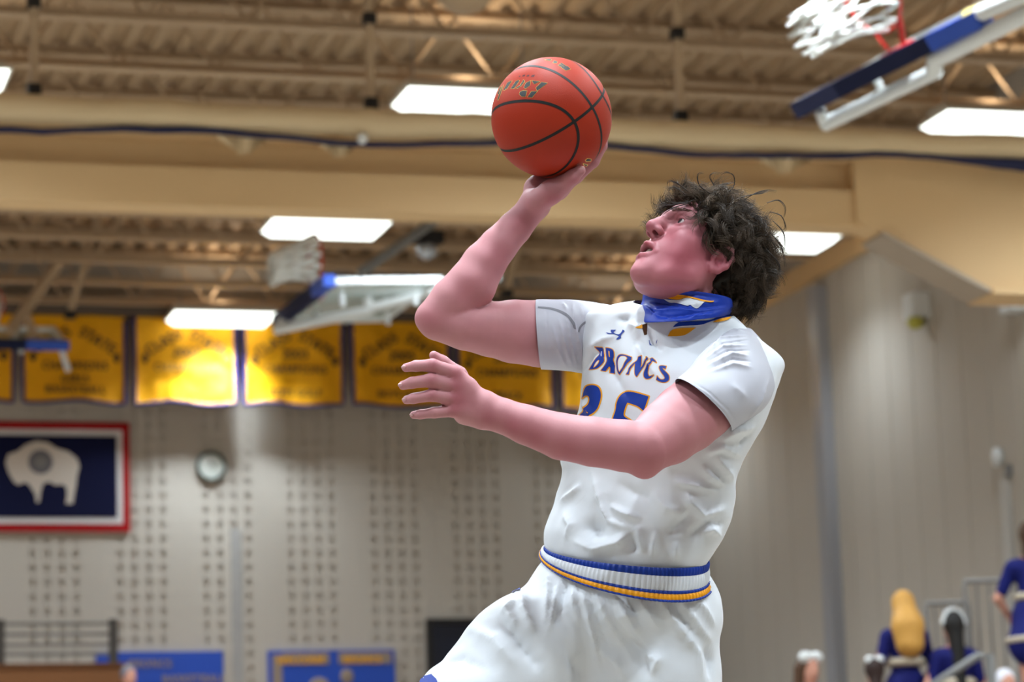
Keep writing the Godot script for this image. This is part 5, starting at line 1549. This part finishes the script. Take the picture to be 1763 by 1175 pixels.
func sleeves(o: Node3D):
	var l := loft([[1163, 655, 1259, 743, 5.79, 5.83, 0.070, 8, -15], [1184, 637, 1284, 728, 5.82, 5.85, 0.068, 8, -14], [1203, 613, 1314, 706, 5.86, 5.88, 0.068, 6, -10], [1226, 591, 1333, 674, 5.89, 5.92, 0.066, 4, -6], [1250, 574, 1336, 640, 5.92, 5.95, 0.060, 0, -2], [1274, 564, 1324, 606, 5.95, 5.98, 0.045, 0, 0], [1292, 566, 1308, 582, 5.98, 6.0, 0.016, 0, 0], [1299, 573, 1301, 575, 6.0, 6.0, 0.002, 0, 0]])
	for q in [[[[1207, 616], [1241, 584], [1285, 578]], 3.5, 5], [[[1205, 620], [1243, 591], [1288, 586]], 2, -4], [[[1203, 626], [1245, 598], [1285, 595]], 3.5, 5], [[[1207, 629], [1252, 604], [1290, 604]], 2, -4], [[[1212, 633], [1260, 610], [1288, 613]], 4, 5], [[[1217, 638], [1261, 618], [1292, 623]], 2, -4], [[[1221, 642], [1262, 627], [1294, 633]], 4, 4], [[[1232, 575], [1262, 568], [1290, 572]], 4, 2.5], [[[1178, 650], [1221, 676], [1252, 705], [1268, 730]], 2.0, -1.4], [[[1174, 654], [1217, 681], [1247, 711], [1262, 735]], 2.0, -1.4], [[[1255, 660], [1290, 690]], 12, 3], [[[1290, 720], [1310, 690], [1325, 650]], 8, 3]]:
		fold(l, q[0], q[1], q[2])
	var mb := MB.new(); l.build(mb, 120, 100)
	var u := part("undershirt_sleeve", mb, M.under, o)
	l = loft([[923, 516, 932, 636.5, 6.055, 6.055, 0.079, -3, 0], [934, 515.5, 941, 637, 6.06, 6.06, 0.082, -2, 0], [956, 516, 960, 638, 6.07, 6.07, 0.083, -1, 0], [980, 516, 982, 640, 6.085, 6.085, 0.084, 0, 0], [1003, 518, 1000, 643, 6.10, 6.10, 0.080, 0, 0], [1030, 522, 1020, 645, 6.12, 6.12, 0.070, 0, 0], [1060, 530, 1040, 640, 6.13, 6.13, 0.05, 0, 0], [1075, 560, 1060, 610, 6.13, 6.13, 0.02, 0, 0]])
	for q in [[[[985, 520], [988, 560], [1000, 600], [1002, 635]], 4, 3.5], [[[975, 540], [980, 580], [992, 625]], 4, 3.5], [[[962, 550], [972, 590], [985, 632]], 4.5, 3], [[[1000, 530], [1008, 570], [1006, 610]], 5, 3.5], [[[968, 520], [975, 535]], 4, 2.5], [[[950, 560], [960, 600], [975, 633]], 5, 2.5], [[[940, 519], [942, 575], [946, 634]], 1.8, -1.2]]:
		fold(l, q[0], q[1], q[2])
	mb = MB.new(); l.build(mb, 110, 90)
	u = part("undershirt_sleeve", mb, M.under, o)
	var sm := mat(Color(0.50, 0.50, 0.53), 0.6, 0.3)
	patch(l, [[926, 528], [945, 529], [965, 534], [980, 543], [988, 556], [990, 568], [987, 567], [984, 557], [976, 546], [963, 538], [945, 532.5], [926, 531]], 0.5, sm, "seam_tape", u, 0.0, 3.0)
	patch(l, [[994, 572], [997, 562], [1006, 553], [1020, 546], [1030, 543], [1031, 545.5], [1020, 549], [1008, 556], [1000, 564], [997, 573]], 0.5, sm, "seam_tape", u, 0.0, 3.0)

func gaiter(o: Node3D):
	var l := loft([[1112, 510, 1252, 522, 6.02, 5.97, 0.072, 0, -6], [1108, 504, 1259, 516, 6.03, 5.97, 0.078, 0, -9], [1105, 520, 1262, 526, 6.03, 5.97, 0.080, 0, -4], [1100, 533, 1260, 536, 6.01, 5.97, 0.090, 0, 0], [1102, 552, 1256, 543, 6.00, 5.97, 0.100, -8, 4], [1110, 555, 1248, 543, 6.00, 5.97, 0.096, -10, 3]])
	l.vmin = 0.22
	for q in [[[[1110, 516], [1150, 522], [1200, 530], [1250, 526]], 5, -5], [[[1104, 532], [1140, 535], [1170, 533], [1220, 537]], 5, 4], [[[1112, 540], [1150, 545], [1190, 540], [1245, 533]], 5, -5], [[[1106, 526], [1120, 534], [1130, 545]], 4, 4], [[[1112, 522], [1122, 530], [1128, 540]], 4, -4], [[[1165, 531], [1200, 526], [1240, 520]], 5, 4], [[[1140, 551], [1180, 546], [1230, 540]], 4, 3], [[[1110, 510], [1140, 511], [1200, 508], [1240, 514]], 4, -3]]:
		fold(l, q[0], q[1], q[2])
	var mb := MB.new(); l.build(mb, 200, 90)
	var g := part("neck_gaiter", mb, M.royal, o)
	var Cc := func(p): return [1030 + p[0] / 7.052, 500 + p[1] / 7.052]
	patch(l, [[790, 105], [880, 120], [990, 125], [1060, 88], [1180, 115], [1300, 155], [1210, 218], [1120, 195], [960, 150], [850, 145]].map(Cc), 1.5, M.jersey, "print", g, 0.0, 2.0)
	patch(l, [[780, 85], [810, 65], [960, 52], [1060, 62], [1200, 95], [1330, 132], [1400, 130], [1390, 155], [1320, 162], [1180, 110], [1060, 85], [990, 122], [880, 110]].map(Cc), 1.9, M.yellow, "print", g, 0.0, 2.0)

func march(b: Body, x: float, y: float) -> Vector3:
	var d := 5.5
	var all := b.everything()
	var u := (W(x, y, 1.0) - cam.origin)
	for k in 60:
		var e := b.ev(all, cam.origin + u * d)
		if e < 0.0003: break
		d += e * 0.9
		if d > 6.5: break
	return cam.origin + u * d

var shorts_thread: Thread
var shorts_mb := MB.new()
var shorts_body := Body.new()
var shorts_folds: Loft
func shorts_cloth():
	var b := shorts_body
	b.egg(W(1082, 1048, 6.0), Vector3(0.172, 0.105, 0.135), 0.05, false, cam.basis)
	b.bone(W(1005, 1000, 6.03), W(1150, 1018, 5.97), 68 * 6.0 / F, 66 * 6.0 / F, 0.05)
	b.chain([[W(1150, 1078, 5.97), 88 * 5.97 / F], [W(1141, 1180, 5.97), 92 * 5.97 / F], [W(1140, 1300, 5.96), 96 * 5.96 / F]], 0.05)
	b.chain([[W(990, 1056, 6.02), 84 * 6.0 / F], [W(905, 1130, 5.95), 96 * 5.95 / F], [W(812, 1222, 5.88), 100 * 5.88 / F]], 0.05)
	b.bone(W(970, 1022, 6.05), W(985, 1050, 6.03), 50 * 6.03 / F, 60 * 6.03 / F, 0.04)
	b.bone(W(1062, 1120, 5.98), W(1062, 1230, 5.97), 0.085, 0.075, 0.04)
	# the cuffs are open below
	var f := Loft.new()
	shorts_folds = f
	var Z := func(p): return Vector2(680 + p[0] / 2.938, 920 + p[1] / 2.938)
	for q in [[[[775, 190], [772, 300], [750, 500]], 7, 6], [[[838, 215], [795, 400], [765, 520]], 7, 6], [[[870, 230], [850, 330], [800, 480]], 6, -5], [[[905, 250], [902, 350], [930, 470]], 7, 6], [[[945, 262], [1000, 500], [1040, 700]], 8, 7], [[[975, 270], [1020, 420], [1090, 600]], 7, -5], [[[1005, 280], [1070, 420], [1180, 600]], 8, 6], [[[1100, 290], [1165, 400], [1300, 640]], 9, 7], [[[1150, 295], [1200, 380], [1250, 460]], 7, -5], [[[1220, 300], [1265, 380], [1345, 480]], 8, 6], [[[1330, 310], [1405, 420], [1530, 600], [1560, 740]], 9, 7], [[[1380, 312], [1440, 400], [1530, 520]], 7, -5], [[[1420, 310], [1500, 420], [1605, 560]], 9, 6], [[[1500, 310], [1560, 380], [1620, 470]], 8, 5],
			[[[520, 400], [640, 560], [745, 700]], 14, -9], [[[600, 330], [560, 390], [620, 470]], 8, 6], [[[640, 290], [650, 380], [700, 500]], 8, 7], [[[350, 470], [500, 540], [620, 680]], 16, 7], [[[1180, 500], [1260, 620], [1300, 740]], 12, -7], [[[1010, 560], [1110, 640], [1180, 740]], 12, 6], [[[860, 520], [900, 640], [960, 740]], 14, -5], [[[1240, 600], [1330, 640], [1290, 720]], 9, 6], [[[1120, 420], [1180, 410], [1230, 440]], 7, 5], [[[200, 650], [330, 620], [480, 690]], 14, -5], [[[1560, 560], [1600, 640], [1590, 740]], 10, -6]]:
		fold(f, q[0].map(Z).map(func(v): return [v.x, v.y]), q[1] * 1.2, q[2] * 1.5, b)
	f.noise = FastNoiseLite.new(); f.noise.frequency = 7.0; f.noise.seed = 8; f.noise.fractal_octaves = 3; f.noise_h = 0.003
	var lo := W(1000, 1000, 6.0); var hi := lo
	for q in [W(660, 910, 5.6), W(1330, 910, 5.6), W(660, 1330, 5.6), W(1330, 1330, 6.25), W(660, 910, 6.25), W(1330, 910, 6.25)]:
		lo = lo.min(q); hi = hi.max(q)
	var own := b.copy()
	var mb := shorts_mb
	shorts_thread = Thread.new()
	shorts_thread.start(func():
		own.net(mb, lo, hi, 0.005)
		for k in mb.v.size(): mb.v[k] += mb.n[k] * f.height(mb.v[k])
		smooth(mb))

func shorts(o: Node3D):
	var b := shorts_body
	var f := shorts_folds
	var Z := func(p): return Vector2(680 + p[0] / 2.938, 920 + p[1] / 2.938)
	shorts_thread.wait_to_finish()
	var g := part("shorts", shorts_mb, M.jersey, o)
	var mb: MB
	# waistband: stacked elastic bands with fine gathers
	var rows := [["blue_band", 0.0, 0.26, M.ink, 0.0], ["elastic", 0.25, 0.62, M.jersey, 0.0012], ["blue_stripe", 0.61, 0.72, M.ink, 0.002], ["gold_stripe", 0.71, 0.90, M.yellow, 0.0026], ["blue_stripe", 0.89, 1.0, M.ink, 0.0032]]
	var wl := loft([[941, 941, 1219, 968, 6.07, 5.94, 0.138, -8, 19], [937, 945, 1218, 985, 6.07, 5.94, 0.142, -8, 26], [935, 949, 1218, 1003, 6.07, 5.94, 0.145, -10, 35], [934, 953, 1222, 1017, 6.07, 5.94, 0.150, -12, 41]], 0.92)
	wl.back = 0.85
	var band: Node3D = null
	for r in rows:
		mb = MB.new()
		mb.grid(900, 6, func(u: float, v: float):
			var vv: float = lerpf(r[1], r[2], v)
			var p := wl.base(u, vv)
			return p + wl.normal(u, vv) * (0.0015 + r[4] + 0.0011 * sin(u * TAU * 110.0 + 2.0 * sin(u * 40.0)) + 0.0016 * sin(PI * v)), true)
		if band == null: band = part("waistband", mb, r[3], o)
		else: part(r[0], mb, r[3], band)
	# small marks on the shorts
	for q in [[[[590, 305], [605, 285], [635, 275], [632, 290], [612, 290]], "hip_logo"], [[[130, 749], [140, 725], [185, 710], [210, 735], [215, 749], [215, 790], [120, 800]], "side_panel"]]:
		var poly := PackedVector2Array(q[0].map(Z))
		var idx := Geometry2D.triangulate_polygon(poly)
		mb = MB.new()
		var todo := []
		for k in range(0, idx.size(), 3): todo.append([poly[idx[k]], poly[idx[k + 1]], poly[idx[k + 2]], 0])
		while todo.size():
			var t: Array = todo.pop_back()
			if t[3] < 3:
				var ab: Vector2 = (t[0] + t[1]) / 2; var bc: Vector2 = (t[1] + t[2]) / 2; var ca: Vector2 = (t[2] + t[0]) / 2
				for z in [[t[0], ab, ca], [ab, t[1], bc], [ca, bc, t[2]], [ab, bc, ca]]: todo.append([z[0], z[1], z[2], t[3] + 1])
				continue
			var ids := []
			for k in 3:
				var p := march(b, t[k].x, t[k].y)
				var e := 0.002
				var n := Vector3(b.ev(b.everything(), p + Vector3(e, 0, 0)), b.ev(b.everything(), p + Vector3(0, e, 0)), b.ev(b.everything(), p + Vector3(0, 0, e))).normalized()
				ids.append(mb.vert(p + n * (0.0025 + f.height(p)), n))
			mb.tri(ids[0], ids[1], ids[2])
		part(q[1], mb, M.ink, g)
	# shoes, below the frame
	for q in [[[905, 1610, 5.95], [805, 1665, 5.86]], [[1275, 1720, 6.1], [1190, 1795, 6.03]]]:
		var s := Body.new()
		var a := W(q[0][0], q[0][1], q[0][2]); var c := W(q[1][0], q[1][1], q[1][2])
		s.bone(a, a.lerp(c, 0.45), 0.052, 0.048, 0.03); s.bone(a.lerp(c, 0.3) - Vector3(0, 0.015, 0), c, 0.048, 0.040, 0.03); s.bone(a + Vector3(0, 0.06, 0), a, 0.046, 0.05, 0.02)
		mb = MB.new(); s.net(mb, a.min(c) - Vector3.ONE * 0.12, a.max(c) + Vector3.ONE * 0.13, 0.009); part("shoe", mb, M.white, o)

func smooth(mb: MB):
	var n := PackedVector3Array(); n.resize(mb.v.size())
	for k in range(0, mb.i.size(), 3):
		var a := mb.i[k]; var b := mb.i[k + 1]; var c := mb.i[k + 2]
		var f := (mb.v[c] - mb.v[a]).cross(mb.v[b] - mb.v[a])
		n[a] += f; n[b] += f; n[c] += f
	for k in n.size(): mb.n[k] = n[k].normalized()
